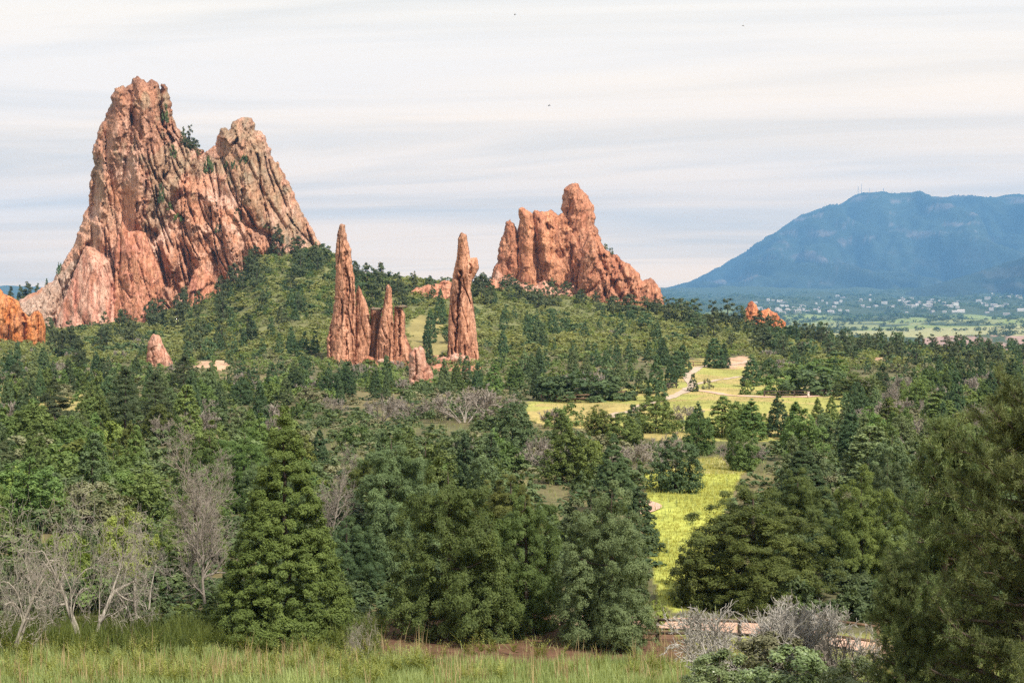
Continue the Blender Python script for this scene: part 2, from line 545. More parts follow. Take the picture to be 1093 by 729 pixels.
def ground_colour(x, y, z):
    u, v = proj(x, np.maximum(y, 1.0), z)
    jit = fbm(x / 6.0, y / 6.0, 3.3, 3)
    uj, vj = u + jit * 5 * np.clip(80 / np.maximum(y, 1), 0.15, 2), v + jit * 2.5
    n = len(x)
    c = np.tile(np.array([0.115, 0.108, 0.055]), (n, 1))              # scrubby ground
    br = sstep(-0.1, 0.5, fbm(x / 22.0, y / 22.0, 9.1, 3))[:, None]
    c = c * (1 - br) + np.array([0.17, 0.14, 0.07]) * br
    hill = (sstep(330, 430, y) * (1 - sstep(640, 760, y)))[:, None]
    c = c * (1 - hill) + np.array([0.15, 0.155, 0.066]) * hill
    def put(poly, col, uu=uj, vv=vj):
        k = inpoly(uu, vv, poly) & (y > 20) & (y < 620)
        c[k] = np.asarray(col) * (1 + 0.25 * np.clip(jit[k], -1, 1))[:, None]
    nearg = (y < 46.5) & (y > 0)
    c[nearg] = (0.20, 0.20, 0.065)
    put(MEADOW_GREEN, (0.34, 0.36, 0.080))
    k = inpoly(uj, vj, MEADOW_GREEN) & (v < 505) & (y < 620) & (y > 20)
    c[k] = (0.33, 0.30, 0.12)
    put(MEADOW_DRY, (0.36, 0.285, 0.11))
    k = inpoly(uj, vj, MEADOW_DRY) & (fbm(x / 16.0, y / 16.0, 6.6, 2) > 0.05) & (y < 620)
    c[k] = (0.30, 0.29, 0.085)
    put(MEADOW_LEFT, (0.31, 0.26, 0.10))
    put(MEADOW_SADDLE, (0.25, 0.21, 0.085))
    for b in (BARE_A, BARE_B, BARE_C):
        put(b, (0.47, 0.30, 0.20))
    put(BARE_D, (0.42, 0.20, 0.125))
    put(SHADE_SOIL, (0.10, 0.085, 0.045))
    put(SOIL, (0.135, 0.075, 0.048))
    # the plain beyond the ridge
    far = y > 900
    fc = np.tile(np.array([0.055, 0.075, 0.035]), (n, 1))
    nn = fbm(x / 300.0, y / 500.0, 1.7, 4)
    k = (y > 2050) & (y < 3500) & (nn + 0.35 * sstep(2300, 2700, y) > 0.05)
    fc[k] = (0.22, 0.235, 0.10)
    k = (y > 2650) & (y < 4300) & (nn > 0.0)
    fc[k] = (0.20, 0.24, 0.085)
    k = (y > 2050) & (y < 2700) & (u > 880) & (nn > -0.15)
    fc[k] = (0.30, 0.29, 0.14)
    k = (y > 1800) & (y < 2050) & (u > 985) & (fbm(x / 90.0, y / 200.0, 5.5, 3) > 0.02)
    fc[k] = (0.34, 0.22, 0.18)
    k = (y > 1900) & (y < 2050) & (u > 860) & (u < 985) & (fbm(x / 90.0, y / 200.0, 5.5, 3) > 0.25)
    fc[k] = (0.40, 0.26, 0.19)
    c[far] = fc[far]
    return c


th_in = np.arctan((np.arange(-160, 1262, 4) - U0) / F)
th_l = -np.geomspace(-th_in[0] + 0.01, math.pi, 36)[::-1]
th_r = np.geomspace(th_in[-1] + 0.01, math.pi, 36)
TH = np.concatenate([th_l, th_in, th_r])
RR = np.concatenate([np.linspace(0.5, 28, 16), np.geomspace(28.6, 700, 370), np.geomspace(712, 40000, 190)])
dcos = np.cos(np.clip(TH, -0.7, 0.7))
Rg = RR[:, None] / dcos[None, :]
X = np.sin(TH)[None, :] * Rg
Y = np.cos(TH)[None, :] * Rg
Z = terrain(X, Y)
nr, nc = X.shape
Vt = np.stack([X, Y, Z], -1).reshape(-1, 3)
idx = np.arange(nr * nc).reshape(nr, nc)
Q = np.stack([idx[:-1, :-1], idx[:-1, 1:], idx[1:, 1:], idx[1:, :-1]], -1).reshape(-1, 4)
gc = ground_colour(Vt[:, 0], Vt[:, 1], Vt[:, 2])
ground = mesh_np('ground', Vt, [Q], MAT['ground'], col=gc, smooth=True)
ground['kind'] = 'structure'


# ------------------------------------------------------------------ paths draped on the ground
def path_strip(pts, width, col):
    P = []
    for (u, v) in pts:
        d = solve_d(u, v)
        P.append(((u - U0) / F * d, d))
    P = np.array(P)
    seg = np.r_[0, np.cumsum(np.hypot(*np.diff(P, axis=0).T))]
    s = np.arange(0, seg[-1], 0.6)
    C = np.stack([np.interp(s, seg, P[:, 0]), np.interp(s, seg, P[:, 1])], -1)
    for _ in range(6):
        C[1:-1] = (C[:-2] + 2 * C[1:-1] + C[2:]) / 4
    T = np.gradient(C, axis=0)
    T /= np.linalg.norm(T, axis=1)[:, None] + 1e-9
    Nn = np.stack([-T[:, 1], T[:, 0]], -1)
    k = 6
    ts = np.linspace(-0.5, 0.5, k)
    wv = width * (1 + 0.25 * fbm(s / 4.0, 0 * s + width, 1.0, 3))
    G = C[:, None, :] + Nn[:, None, :] * (ts[None, :] * wv[:, None])[..., None]
    z = terrain(G[..., 0], G[..., 1]) + 0.06
    V = np.concatenate([G, z[..., None]], -1).reshape(-1, 3)
    ix = np.arange(len(V)).reshape(len(s), k)
    Q = np.stack([ix[:-1, :-1], ix[:-1, 1:], ix[1:, 1:], ix[1:, :-1]], -1).reshape(-1, 4)
    o = mesh_np('path', V, [Q], MAT['path'], col=np.tile(np.array(col), (len(V), 1)), smooth=True)
    o['kind'] = 'structure'
    return C


SAND = (0.44, 0.34, 0.26)
PINK = (0.52, 0.33, 0.25)
PATHS = [
    path_strip([(650, 446), (685, 434), (716, 424.5), (733, 417), (739, 411), (733, 404), (736, 398), (748, 391.5), (775, 391), (790, 388), (804, 384)], 1.55, SAND),
    path_strip([(742, 411), (762, 407), (778, 404), (790, 402), (806, 406)], 1.2, SAND),
    path_strip([(737, 416.5), (760, 419), (790, 423), (830, 424), (860, 424), (885, 421), (897, 417), (910, 412)], 1.9, PINK),
    path_strip([(590, 664.5), (620, 665), (700, 667), (740, 668), (800, 671), (870, 682), (960, 700)], 1.8, PINK),
    path_strip([(640, 560), (676, 550), (696, 545.5), (705, 542), (700, 538), (680, 535)], 0.8, PINK),
]

# ------------------------------------------------------------------ mountain range
def range_mesh(name, crest, yc, y0, y1, zfoot, amp, seed, col, gscale=1.0, du=2.0):
    cu = np.array([c[0] for c in crest], float)
    cv = np.array([c[1] for c in crest], float)
    us = np.arange(cu[0], cu[-1], du)
    vs = np.interp(us, cu, cv)
    vs = vs + 0.6 * fbm(us / 9.0, us * 0 + seed, 0, 4)
    cx = (us - U0) / F * yc
    cz = pt(us, vs, yc)[:, 2]
    ts = np.concatenate([np.linspace(0, 1, 110), np.linspace(1.03, 1.6, 16)])
    V, C = [], []
    for t in ts:
        y = y0 + (yc - y0) * t if t <= 1 else yc + (y1 - yc) * (t - 1) / 0.6
        x = (us - U0) / F * (yc * 0.55 + y * 0.45)
        pr = (0.45 * t + 0.55 * t * t * (3 - 2 * t)) if t <= 1 else 1 - 0.8 * ((t - 1) / 0.6)
        rid = 1 - np.abs(fbm(x / (900.0 * gscale) + 0.12 * y / 900.0 + 0.35 * fbm(x / 1500.0, y / 1500.0, seed, 2), y / (3600.0 * gscale), seed, 5)) * 1.9
        env = (min(t, 1) * (1 - min(t, 1)) * 4) ** 0.7 if t < 1 else 0.0
        z = zfoot + (cz - zfoot) * pr + amp * env * (rid - 0.6) * sstep(0, 400, cz - zfoot)
        V.append(np.stack([x, np.full_like(x, y), z], -1))
        sc = sstep(0.32, 0.62, fbm(x / 230.0, z / 70.0, seed + 3, 4)) * (0.25 + 0.75 * (fbm(x / 1900.0, z / 800.0, seed + 9, 2) > 0.0))
        cc = np.array(col[0])[None] * (1 - sc[:, None]) + np.array(col[1])[None] * sc[:, None]
        C.append(cc)
    V = np.array(V)
    C = np.array(C)
    a, b = V.shape[:2]
    ix = np.arange(a * b).reshape(a, b)
    Q = np.stack([ix[:-1, :-1], ix[:-1, 1:], ix[1:, 1:], ix[1:, :-1]], -1).reshape(-1, 4)
    o = mesh_np(name, V.reshape(-1, 3), [Q], MAT['mountain'], col=C.reshape(-1, 3), smooth=True)
    o['kind'] = 'structure'
    return o


MT = [(560, 330), (640, 322), (700, 311), (712, 307), (735, 301), (752, 293), (768, 287), (790, 276), (800, 266), (820, 255), (838, 243), (860, 228), (876, 222), (888, 223),
      (905, 213), (920, 209), (945, 209), (957, 208), (962, 205.5), (968, 206), (974, 208.5), (1000, 210), (1018, 212), (1040, 215), (1060, 212), (1075, 211.5), (1093, 213.5), (1150, 222), (1250, 240), (1450, 270)]
mountain = range_mesh('mountain', MT, 12500, 8600, 15000, 160, 330, 2.2, [(0.036, 0.050, 0.030), (0.15, 0.125, 0.105)])
FT = [(820, 336), (880, 327), (930, 318), (970, 311), (1010, 300), (1045, 290), (1070, 281), (1093, 275), (1130, 262), (1200, 248), (1350, 240), (1500, 240)]
foothill = range_mesh('hill', FT, 8000, 6200, 9400, 95, 170, 7.7, [(0.026, 0.038, 0.024), (0.16, 0.13, 0.10)], 0.6)

# ------------------------------------------------------------------ rocks
ORANGE = np.array([0.45, 0.215, 0.128])
RUST = np.array([0.37, 0.150, 0.086])
PINKR = np.array([0.55, 0.345, 0.262])
ROSE = np.array([0.50, 0.215, 0.15])
TAN = np.array([0.30, 0.215, 0.14])
GREYR = np.array([0.215, 0.165, 0.115])
DARKR = np.array([0.17, 0.082, 0.052])
ROCKS = []


def seg_dist(pu, pv, line):
    line = np.asarray(line, float)
    best = np.full(len(pu), 1e9)
    for (a, b), (c, d) in zip(line[:-1], line[1:]):
        L2 = (c - a) ** 2 + (d - b) ** 2 + 1e-9
        t = np.clip(((pu - a) * (c - a) + (pv - b) * (d - b)) / L2, 0, 1)
        best = np.minimum(best, np.hypot(pu - a - t * (c - a), pv - b - t * (d - b)))
    return best


def facets(x, y, seed):
    """broken rock: every cell of a jittered grid is its own tilted plane, set in or out"""
    xi, yi = np.floor(x).astype(np.int64), np.floor(y).astype(np.int64)
    best = np.full(x.shape, 1e9)
    val = np.zeros(x.shape)
    sd = int(seed * 7) & 255
    for dx in (-1, 0, 1):
        for dy in (-1, 0, 1):
            cx, cy_ = xi + dx, yi + dy
            h = _perm[_perm[_perm[cx & 255] + (cy_ & 255)] + sd]
            g1, g2 = _g[h], _g[(h + 97) & 255]
            px, py = cx + .5 + .45 * g1[..., 0] / .7, cy_ + .5 + .45 * g1[..., 1] / .7
            d2 = (x - px) ** 2 + (y - py) ** 2
            k = d2 < best
            best = np.where(k, d2, best)
            val = np.where(k, 0.6 * g2[..., 0] + 0.75 * g2[..., 1] * (x - px) + 0.75 * g2[..., 2] * (y - py), val)
    return val


def slab(name, outline, d, T, R, vb, colour, parent=None, back=0.75, relief=1.0, dip=0.0, strokes=(), sp=1.0, jag=0.5, lean=0.0, seed=0.0, unit=1.0, vert=4.0, cracks=0, clen=60.0, cw=0.8, cdep=2.2):
    """A fin of rock: the outline (photo pixels at depth d) gets a bulging, creased front and a rounded back.
    T thickness in metres, R rounding radius in metres, vb: rows below it are the buried foot."""
    O = np.asarray(outline, float)
    nxt = np.roll(O, -1, axis=0)
    pts = []
    for (a, b) in zip(O, nxt):
        k = max(1, int(np.hypot(*(b - a)) / sp))
        for t in np.arange(k) / k:
            pts.append(a + (b - a) * t)
    B = np.array(pts)
    cen = B.mean(0)
    arc = np.arange(len(B))
    per = len(B) * sp
    ang = arc / len(B) * 2 * math.pi
    nrm = np.roll(B, -1, 0) - np.roll(B, 1, 0)
    nrm = np.stack([-nrm[:, 1], nrm[:, 0]], -1)
    nrm /= np.linalg.norm(nrm, axis=1)[:, None] + 1e-9
    rr = per / 2 / math.pi
    jn = fbm(np.cos(ang) * rr / 6 + seed, np.sin(ang) * rr / 6, seed, 4) + 0.34 * facets(np.cos(ang) * rr / 3.2 + seed, np.sin(ang) * rr / 3.2, seed + 3)
    B = B + nrm * (jn * jag * 1.6)[:, None]
    lo, hi = B.min(0), B.max(0)
    gx, gy = np.meshgrid(np.arange(lo[0], hi[0], sp), np.arange(lo[1], hi[1], sp))
    r_ = np.random.default_rng(int(seed * 100) + 3)
    gx = (gx + r_.uniform(-.38, .38, gx.shape) * sp).ravel()
    gy = (gy + r_.uniform(-.38, .38, gy.shape) * sp).ravel()
    k = inpoly(gx, gy, B)
    gx, gy = gx[k], gy[k]
    bt = B[(B[:, 1] < vb)]
    e = np.full(len(gx), 1e9)
    for j in range(0, len(bt), 64):
        e = np.minimum(e, np.hypot(gx[:, None] - bt[None, j:j + 64, 0], gy[:, None] - bt[None, j:j + 64, 1]).min(1))
    keep = np.ones(len(gx), bool)
    eb = np.full(len(gx), 1e9)
    for j in range(0, len(B), 64):
        eb = np.minimum(eb, np.hypot(gx[:, None] - B[None, j:j + 64, 0], gy[:, None] - B[None, j:j + 64, 1]).min(1))
    keep = eb > 0.55 * sp
    gx, gy, e = gx[keep], gy[keep], e[keep]
    mpp = d / F                                   # metres per pixel there

    def triangulate(ix, iy):
        vs = [Vector((float(a), float(b))) for a, b in B] + [Vector((float(a), float(b))) for a, b in zip(ix, iy)]
        nb = len(B)
        ed = [(i, (i + 1) % nb) for i in range(nb)]
        v2, e2, f2, ov, oe, of = geometry.delaunay_2d_cdt(vs, ed, [], 1, 1e-5)
        return np.array([(p.x, p.y) for p in v2]), np.array([f for f in f2 if len(f) == 3]), ov

    joints = []
    rj = np.random.default_rng(int(seed * 31) + 9)
    for _ in range(cracks):                       # long joints that run down the beds
        k_ = int(rj.integers(len(gx)))
        u_, v_ = gx[k_], gy[k_]
        ln_ = clen * rj.uniform(0.35, 1.0)
        a_ = dip + rj.normal() * 0.10
        line_ = [(u_, v_)]
        for _q in range(6):
            a_ += rj.normal() * 0.12
            u_ += math.sin(a_) * ln_ / 6
            v_ += math.cos(a_) * ln_ / 6
            line_.append((u_, v_))
        joints.append((line_, cw * rj.uniform(0.6, 1.5), cdep * rj.uniform(0.5, 1.3)))

    def feature(uu, vv, ee):
        X = (uu - U0) * mpp
        Zm = -(vv - VH) * mpp
        ca, sa = math.cos(dip), math.sin(dip)
        s = (X * ca + Zm * sa) / unit
        t = (-X * sa + Zm * ca) / unit
        w = 0.8 * fbm(s / 9, t / 18, seed + 1, 3)
        ws, wt = s + 1.6 * fbm(s / 6, t / 9, seed + 31, 3), t + 2.2 * fbm(s / 6, t / 9, seed + 41, 3)
        f = 1.3 * (0.55 - 2 * np.abs(perlin(s / 13 + w, t / (13 * vert), seed)))
        f = f + 0.9 * (0.5 - 2 * np.abs(perlin(s / 5.5 + w * 1.6, t / (5.5 * vert * .8), seed + 4)))
        f = f + 2.0 * facets(ws / 10, wt / (10 * vert * .7), seed + 2)
        f = f + 1.3 * facets(ws / 4.2 + 3.1, wt / (4.2 * vert * .7), seed + 5)
        f = f + 0.75 * facets(ws / 1.9 + 7.7, wt / (1.9 * vert * .55), seed + 7)
        f = f + 0.32 * fbm(s / 1.6, t / 4.5, seed + 12, 3)
        f = f * unit * relief * np.clip(ee * mpp / (1.8 * unit), 0, 1)
        for (line, wd, am) in strokes:
            q = seg_dist(uu + 1.6 * fbm(uu / 5, vv / 5, seed + 51, 2), vv, line)
            f = f + am * np.exp(-(q / wd) ** 2)
        for (line, wd, am) in joints:
            q = seg_dist(uu, vv, line)
            f = f + am * np.exp(-(q / wd) ** 2) * np.clip(ee * mpp / (1.5 * unit), 0, 1)
        return f

    def bulge(ee):
        q = np.clip(ee * mpp / R, 0, 1)
        return np.sqrt(1 - (1 - q) ** 2)

    v2, fr, ov = triangulate(gx, gy)
    nb = len(B)
    # edge distance for every vertex of the triangulation
    def edist(P):
        r = np.full(len(P), 1e9)
        for j in range(0, len(bt), 64):
            r = np.minimum(r, np.hypot(P[:, 0][:, None] - bt[None, j:j + 64, 0], P[:, 1][:, None] - bt[None, j:j + 64, 1]).min(1))
        return r
    onb = np.array([len([q for q in w if q < nb]) > 0 for w in ov])
    ef = edist(v2)
    ef[onb & (v2[:, 1] < vb)] = 0
    h = (VH - v2[:, 1]) * mpp
    hb = (VH - vb) * mpp
    yf = d - T * bulge(ef) + feature(v2[:, 0], v2[:, 1], ef) + lean * (h - hb)
    Pf = pt(v2[:, 0], v2[:, 1], yf)
    cf = colour(v2[:, 0], v2[:, 1], Pf)
    # back sheet, coarser
    sel = r_.random(len(gx)) < 0.12
    b2, fb, ovb = triangulate(gx[sel], gy[sel])
    onb2 = np.array([len([q for q in w if q < nb]) > 0 for w in ovb])
    eb2 = edist(b2)
    eb2[onb2 & (b2[:, 1] < vb)] = 0
    hbk = (VH - b2[:, 1]) * mpp
    yb = d + back * T * bulge(eb2) - 0.5 * feature(b2[:, 0] + 50, b2[:, 1], eb2) + lean * (hbk - hb)
    Pb = pt(b2[:, 0], b2[:, 1], yb)
    cb = colour(b2[:, 0], b2[:, 1], Pb)
    # weld the shared outline: back vertices lying on the outline reuse the front ones
    fmap = {}
    for i, w in enumerate(ov):
        for q in w:
            if q < nb:
                fmap[q] = i
    nf = len(Pf)
    remap = np.arange(len(Pb)) + nf
    for i, w in enumerate(ovb):
        for q in w:
            if q < nb and q in fmap:
                remap[i] = fmap[q]
    fb2 = remap[fb][:, ::-1]
    Vall = np.concatenate([Pf, Pb])
    used = np.zeros(len(Vall), bool)
    used[fr.ravel()] = True
    used[fb2.ravel()] = True
    new = np.cumsum(used) - 1
    # pixel rows run downwards: flip so that normals face the camera
    FF = np.concatenate([new[fr][:, ::-1], new[fb2][:, ::-1]])
    base = np.array(parent.location) if parent is not None else pt(O[:, 0].mean(), vb, d)
    o = mesh_np(name, Vall[used] - base, [FF], MAT['rock'], parent, col=np.concatenate([cf, cb])[used])
    if parent is None:
        o.location = base
    ROCKS.append((o, base))
    return o


def mixc(a, b, t):
    t = np.clip(t, 0, 1)[:, None]
    return np.asarray(a) * (1 - t) + np.asarray(b) * t


def zone(u, v, poly, soft, amp=6, s=0.0):
    j = fbm(u / 14.0, v / 14.0, s, 3) * amp
    j2 = fbm(u / 14.0, v / 14.0, s + 9, 3) * amp
    k = inpoly(u + j, v + j2, poly)
    return k.astype(float)


def col_massif(u, v, P):
    n = fbm(u / 22.0, v / 30.0, 0.5, 4)
    c = mixc(ORANGE, PINKR, 0.40 + 0.85 * n)
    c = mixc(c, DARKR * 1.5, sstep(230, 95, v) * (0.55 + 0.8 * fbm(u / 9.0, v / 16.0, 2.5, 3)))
    c = mixc(c, TAN, sstep(0.0, 0.5, fbm(u / 13.0, v / 22.0, 4.5, 3)) * sstep(300, 150, v) * 0.75)
    # grey, lichen-dark sheet of the right-hand peak
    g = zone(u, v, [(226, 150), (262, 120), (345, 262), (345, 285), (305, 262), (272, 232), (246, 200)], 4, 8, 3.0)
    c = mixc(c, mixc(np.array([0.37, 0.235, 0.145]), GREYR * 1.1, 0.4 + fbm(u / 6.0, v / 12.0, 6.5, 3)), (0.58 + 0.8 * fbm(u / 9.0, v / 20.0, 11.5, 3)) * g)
    g = zone(u, v, [(160, 170), (178, 150), (205, 165), (190, 200), (172, 250), (150, 255), (160, 210)], 4, 6, 5.0)
    c = mixc(c, TAN, 0.6 * g)
    g = zone(u, v, [(185, 240), (215, 215), (255, 230), (275, 270), (240, 320), (190, 330), (165, 300)], 4, 9, 7.0)
    c = mixc(c, mixc(ORANGE * 1.08, PINKR, 0.35 + fbm(u / 7.0, v / 9.0, 1.5, 3)), 0.8 * g)
    g = zone(u, v, [(14, 345), (22, 325), (60, 298), (95, 262), (84, 300), (62, 330), (58, 360)], 4, 4, 8.0)
    c = mixc(c, np.array([0.40, 0.29, 0.225]), 0.8 * g)
    return c


def col_pink(u, v, P):
    n = fbm(u / 5.0, v / 26.0, 1.5, 4)
    c = mixc(ROSE, PINKR, 0.55 + 0.9 * n)
    c = mixc(c, ORANGE, sstep(285, 262, v) * 0.6)
    return mixc(c, RUST * 1.1, sstep(0.15, 0.6, fbm(u / 12.0, v / 30.0, 3.5, 3)) * 0.7)


def col_orange(u, v, P):
    n = fbm(u / 6.0, v / 14.0, 2.5, 4)
    c = mixc(ORANGE * 1.05, ROSE, 0.35 + 0.9 * n)
    return mixc(c, RUST, sstep(0.1, 0.5, fbm(u / 5.0, v / 8.0, 4.5, 3)))


def col_crag(u, v, P):
    n = fbm(u / 9.0, v / 14.0, 5.5, 4)
    c = mixc(ORANGE * 0.98, np.array([0.52, 0.235, 0.125]), 0.5 + 0.8 * n)
    c = mixc(c, RUST * 0.85, sstep(0.1, 0.55, fbm(u / 6.0, v / 15.0, 7.5, 4)) * 0.8)
    return mixc(c, PINKR, sstep(300, 320, v) * 0.45)


def col_crag_red(u, v, P):
    n = fbm(u / 7.0, v / 14.0, 8.5, 4)
    c = mixc(RUST * 1.02, ORANGE, 0.45 + 0.9 * n)
    return mixc(c, DARKR * 1.4, sstep(0.15, 0.6, fbm(u / 5.0, v / 9.0, 9.5, 4)) * 0.55)


def col_spire(u, v, P):
    n = fbm(u / 3.0, v / 24.0, 3.5, 4)
    c = mixc(ORANGE, np.array([0.52, 0.27, 0.175]), 0.45 + 0.9 * n + 0.25 * sstep(270, 380, v))
    c = mixc(c, DARKR * 1.3, sstep(0.12, 0.55, fbm(u / 2.5, v / 18.0, 5.5, 3)) * 0.75)
    return mixc(c, GREYR, sstep(262, 240, v) * 0.35)


def col_pinkrock(u, v, P):
    n = fbm(u / 5.0, v / 9.0, 6.5, 4)
    return mixc(np.array([0.47, 0.225, 0.155]), np.array([0.55, 0.33, 0.245]), 0.5 + 0.8 * n)


def col_left(u, v, P):
    n = fbm(u / 8.0, v / 14.0, 7.5, 4)
    c = mixc(np.array([0.50, 0.17, 0.05]), np.array([0.55, 0.25, 0.11]), 0.5 + 0.9 * n)
    return mixc(c, RUST * .8, sstep(0.1, 0.5, fbm(u / 3.0, v / 20.0, 9.5, 3)) * 0.7)


MASSIF = [(14, 352), (14, 330), (19.5, 320), (31, 315), (44, 307), (57.6, 299), (64, 288), (69, 275.5), (75, 268), (79, 259), (83, 249), (87.5, 238.5), (88.5, 232), (93.6, 220),
          (96.3, 197.6), (96.5, 183.5), (99.8, 177), (99.2, 158.5), (102.9, 148), (107, 134), (112, 124.5), (117.3, 114), (119.3, 104), (121.8, 94.7), (126.5, 93.7), (128.5, 95), (131.7, 90), (133.7, 93.7),
          (141, 89.5), (142.4, 83.4), (146, 81.3), (151, 85.4), (156.4, 88.5), (161.5, 86), (167.7, 87.5), (171, 95), (172.4, 89), (176, 88.5), (179, 95.7), (181, 101), (184, 117.6), (186, 129), (191, 139),
          (197.6, 147), (205, 155), (211, 158.5), (218, 163), (225, 159), (231, 155.5), (230.6, 147), (234.5, 139), (239, 136.5), (243.7, 139), (247, 133), (255, 127.5), (260, 125), (268.4, 127.5), (273.4, 139), (279, 141), (282.6, 146),
          (288, 159), (291.5, 168.7), (294, 173), (296.4, 171.5), (299.7, 180), (306, 192), (313, 200), (316, 213), (324.4, 231), (332.7, 243), (342.6, 262.6), (352, 290), (300, 320), (250, 352), (190, 380), (60, 380)]
massif = empty('rock_massif', pt(190, 350, 560))
tag(massif, 'huge two-peaked red sandstone cliff rising above the trees', 'cliff')
MST = [
    ([(216, 165), (208, 185), (196, 205), (182, 222), (172, 250)], 5.0, 6.0),           # gully below the notch
    ([(184, 150), (178, 180), (170, 205), (164, 232)], 2.5, 4.0),
    ([(128, 100), (124, 140), (112, 190), (104, 240)], 6.0, -4.0),                     # prow of the left peak
    ([(118, 110), (110, 150), (102, 190), (98, 230)], 3.0, 3.5),
    ([(150, 90), (152, 140), (146, 190), (150, 235)], 8.0, -5.0),
    ([(172, 95), (170, 120), (176, 140), (185, 150)], 2.2, 5.0),                       # slot beside the top horn
    ([(140, 100), (139, 150), (130, 200)], 2.2, 3.0),
    ([(160, 150), (156, 200), (150, 240)], 2.0, 2.5),
    ([(245, 140), (250, 175), (268, 215), (300, 255)], 9.0, -3.0),
    ([(262, 170), (280, 205), (305, 245)], 2.2, 3.0),
    ([(236, 165), (246, 190), (262, 222), (272, 242)], 2.0, 1.6),
    ([(190, 200), (205, 205), (200, 225), (215, 250)], 6.0, -4.5),
    ([(228, 215), (240, 240), (250, 270), (246, 300)], 6.0, -4.0),
    ([(193, 265), (205, 290), (200, 318)], 3.5, 4.0),
    ([(166, 250), (176, 285), (196, 320), (205, 335)], 3.0, 4.0),
    ([(95, 262), (84, 285), (70, 310), (58, 345)], 3.5, 6.0),                          # dark crack beside the pink flatiron
    ([(212, 245), (226, 262), (232, 290)], 2.2, 3.0),
    ([(255, 225), (262, 240), (280, 248), (300, 258)], 2.5, 3.0),
]
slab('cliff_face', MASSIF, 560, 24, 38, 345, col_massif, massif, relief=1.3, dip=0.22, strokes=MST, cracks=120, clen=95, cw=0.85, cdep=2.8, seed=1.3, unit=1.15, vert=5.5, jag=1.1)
slab('buttress', [(56, 384), (58, 350), (66, 325), (76, 300), (84, 278), (91, 262), (98, 264), (108, 270), (117, 279), (122, 296), (128, 318), (136, 345), (140, 384)], 527, 9, 16, 350, col_pink, massif, back=3.0, cracks=16, clen=70, cw=0.8, cdep=1.3,
     relief=0.55, dip=0.10, lean=0.10, seed=2.6, vert=9, jag=0.5)['label'] = 'smooth pink flatiron at the foot of the cliff'
slab('buttress', [(118, 384), (120, 330), (123, 290), (122, 268), (126, 246), (130.5, 235), (134, 241), (138, 248), (148, 246), (156, 249), (163, 270), (170, 285), (176, 305), (172, 330), (178, 384)], 524, 7, 9, 350, col_orange, massif, back=3.5, cracks=14, clen=50, cw=0.8, cdep=1.6,
     relief=0.7, dip=0.10, lean=0.10, seed=3.7, vert=5, jag=0.6)['label'] = 'orange ribbed buttress under the left peak'
slab('buttress', [(190, 384), (196, 330), (201, 305), (208, 288), (216, 283), (224, 291), (233, 303), (243, 322), (250, 384)], 522, 6, 9, 340, col_orange, massif, back=3.5,
     relief=0.8, dip=-0.2, lean=0.18, seed=4.9, vert=2.5, jag=0.8)['label'] = 'crumbling orange buttress right of the flatirons'

crag = empty('rock_crag', pt(618, 320, 556))
tag(crag, 'orange castle-like sandstone crag with a tall rounded tower', 'crag')
slab('tower', [(592, 345), (596, 300), (599.5, 230), (600, 216), (601, 205.6), (604.6, 198.4), (610.8, 195.3), (617, 196), (621, 202.5), (628, 209.7), (633.4, 220), (634.8, 228), (635.5, 239.5), (639.6, 248.8), (641.6, 258), (646, 264), (652, 345)],
     568, 12, 16, 320, col_crag_red, crag, cracks=14, clen=50, cw=0.8, cdep=1.6, relief=0.9, dip=-0.2, seed=5.1, vert=4, jag=1.0)
slab('back_wall', [(524, 345), (527, 300), (532, 275), (537, 252), (543, 243), (550, 249.5), (556, 236), (562, 231), (570, 232), (580, 231), (598, 233), (610, 260), (616, 345)],
     564, 5, 4, 318, col_crag_red, crag, relief=0.8, dip=0.08, seed=6.9, vert=4, jag=1.1)
slab('fin', [(522, 345), (524.4, 295), (527, 285), (530.6, 281), (531.6, 267), (534.7, 254), (538.8, 244.6), (541, 237.4), (545, 233.7), (549, 239.5), (552, 247), (557, 275), (561, 345)],
     560, 5, 4.5, 312, col_crag_red, crag, relief=0.85, dip=0.08, seed=6.2, vert=4, jag=1.0)
slab('fin', [(549, 345), (551, 300), (553.0, 260), (553.8, 224), (557.3, 222), (564, 224), (569, 229), (573, 262), (577, 300), (584, 345)],
     558, 5.5, 5, 312, col_crag, crag, relief=0.85, dip=0.05, seed=7.3, vert=4, jag=1.0)
slab('bowl_wall', [(562, 345), (568, 300), (568, 262), (568.6, 229), (570.5, 225), (575.8, 226), (581, 226), (588, 224), (592, 227), (596, 229), (601, 227), (607, 236), (613, 250), (620, 262), (624, 280), (622, 345)],
     560, 8, 9, 318, col_crag, crag, cracks=12, clen=40, cw=0.8, cdep=1.4, relief=0.8, dip=0.1, seed=8.4, vert=3.5, jag=1.1,
     strokes=[([(592, 232), (598, 255), (606, 280), (610, 305)], 9, 4.5), ([(596.5, 270), (597.5, 273)], 3.2, 7.5), ([(584, 240), (586, 244)], 2.4, 3.5), ([(577, 245), (580, 260), (584, 280)], 5.0, -4.0), ([(590, 280), (585, 300)], 4.0, -2.5)])
slab('block', [(612, 345), (615, 318), (618, 290), (621, 267), (624, 258), (627, 248), (632, 246), (637, 250.5), (641, 259), (647, 266), (654, 271.4), (659, 272), (664, 277.6), (672.5, 282.7), (680.7, 290), (686, 300), (690, 298), (694, 296.5), (699, 300), (705.4, 308.4), (708.5, 320.7), (712, 345)],
     547, 10, 14, 322, col_crag_red, crag, cracks=26, clen=40, cw=0.8, cdep=2.0, relief=0.95, dip=-0.35, seed=9.5, vert=2.4, jag=0.8,
     strokes=[([(634, 252), (640, 275), (652, 300), (662, 318)], 3.0, 3.0), ([(655, 275), (668, 300), (676, 318)], 2.5, 2.5), ([(640, 290), (646, 315)], 2.0, 3.0)])
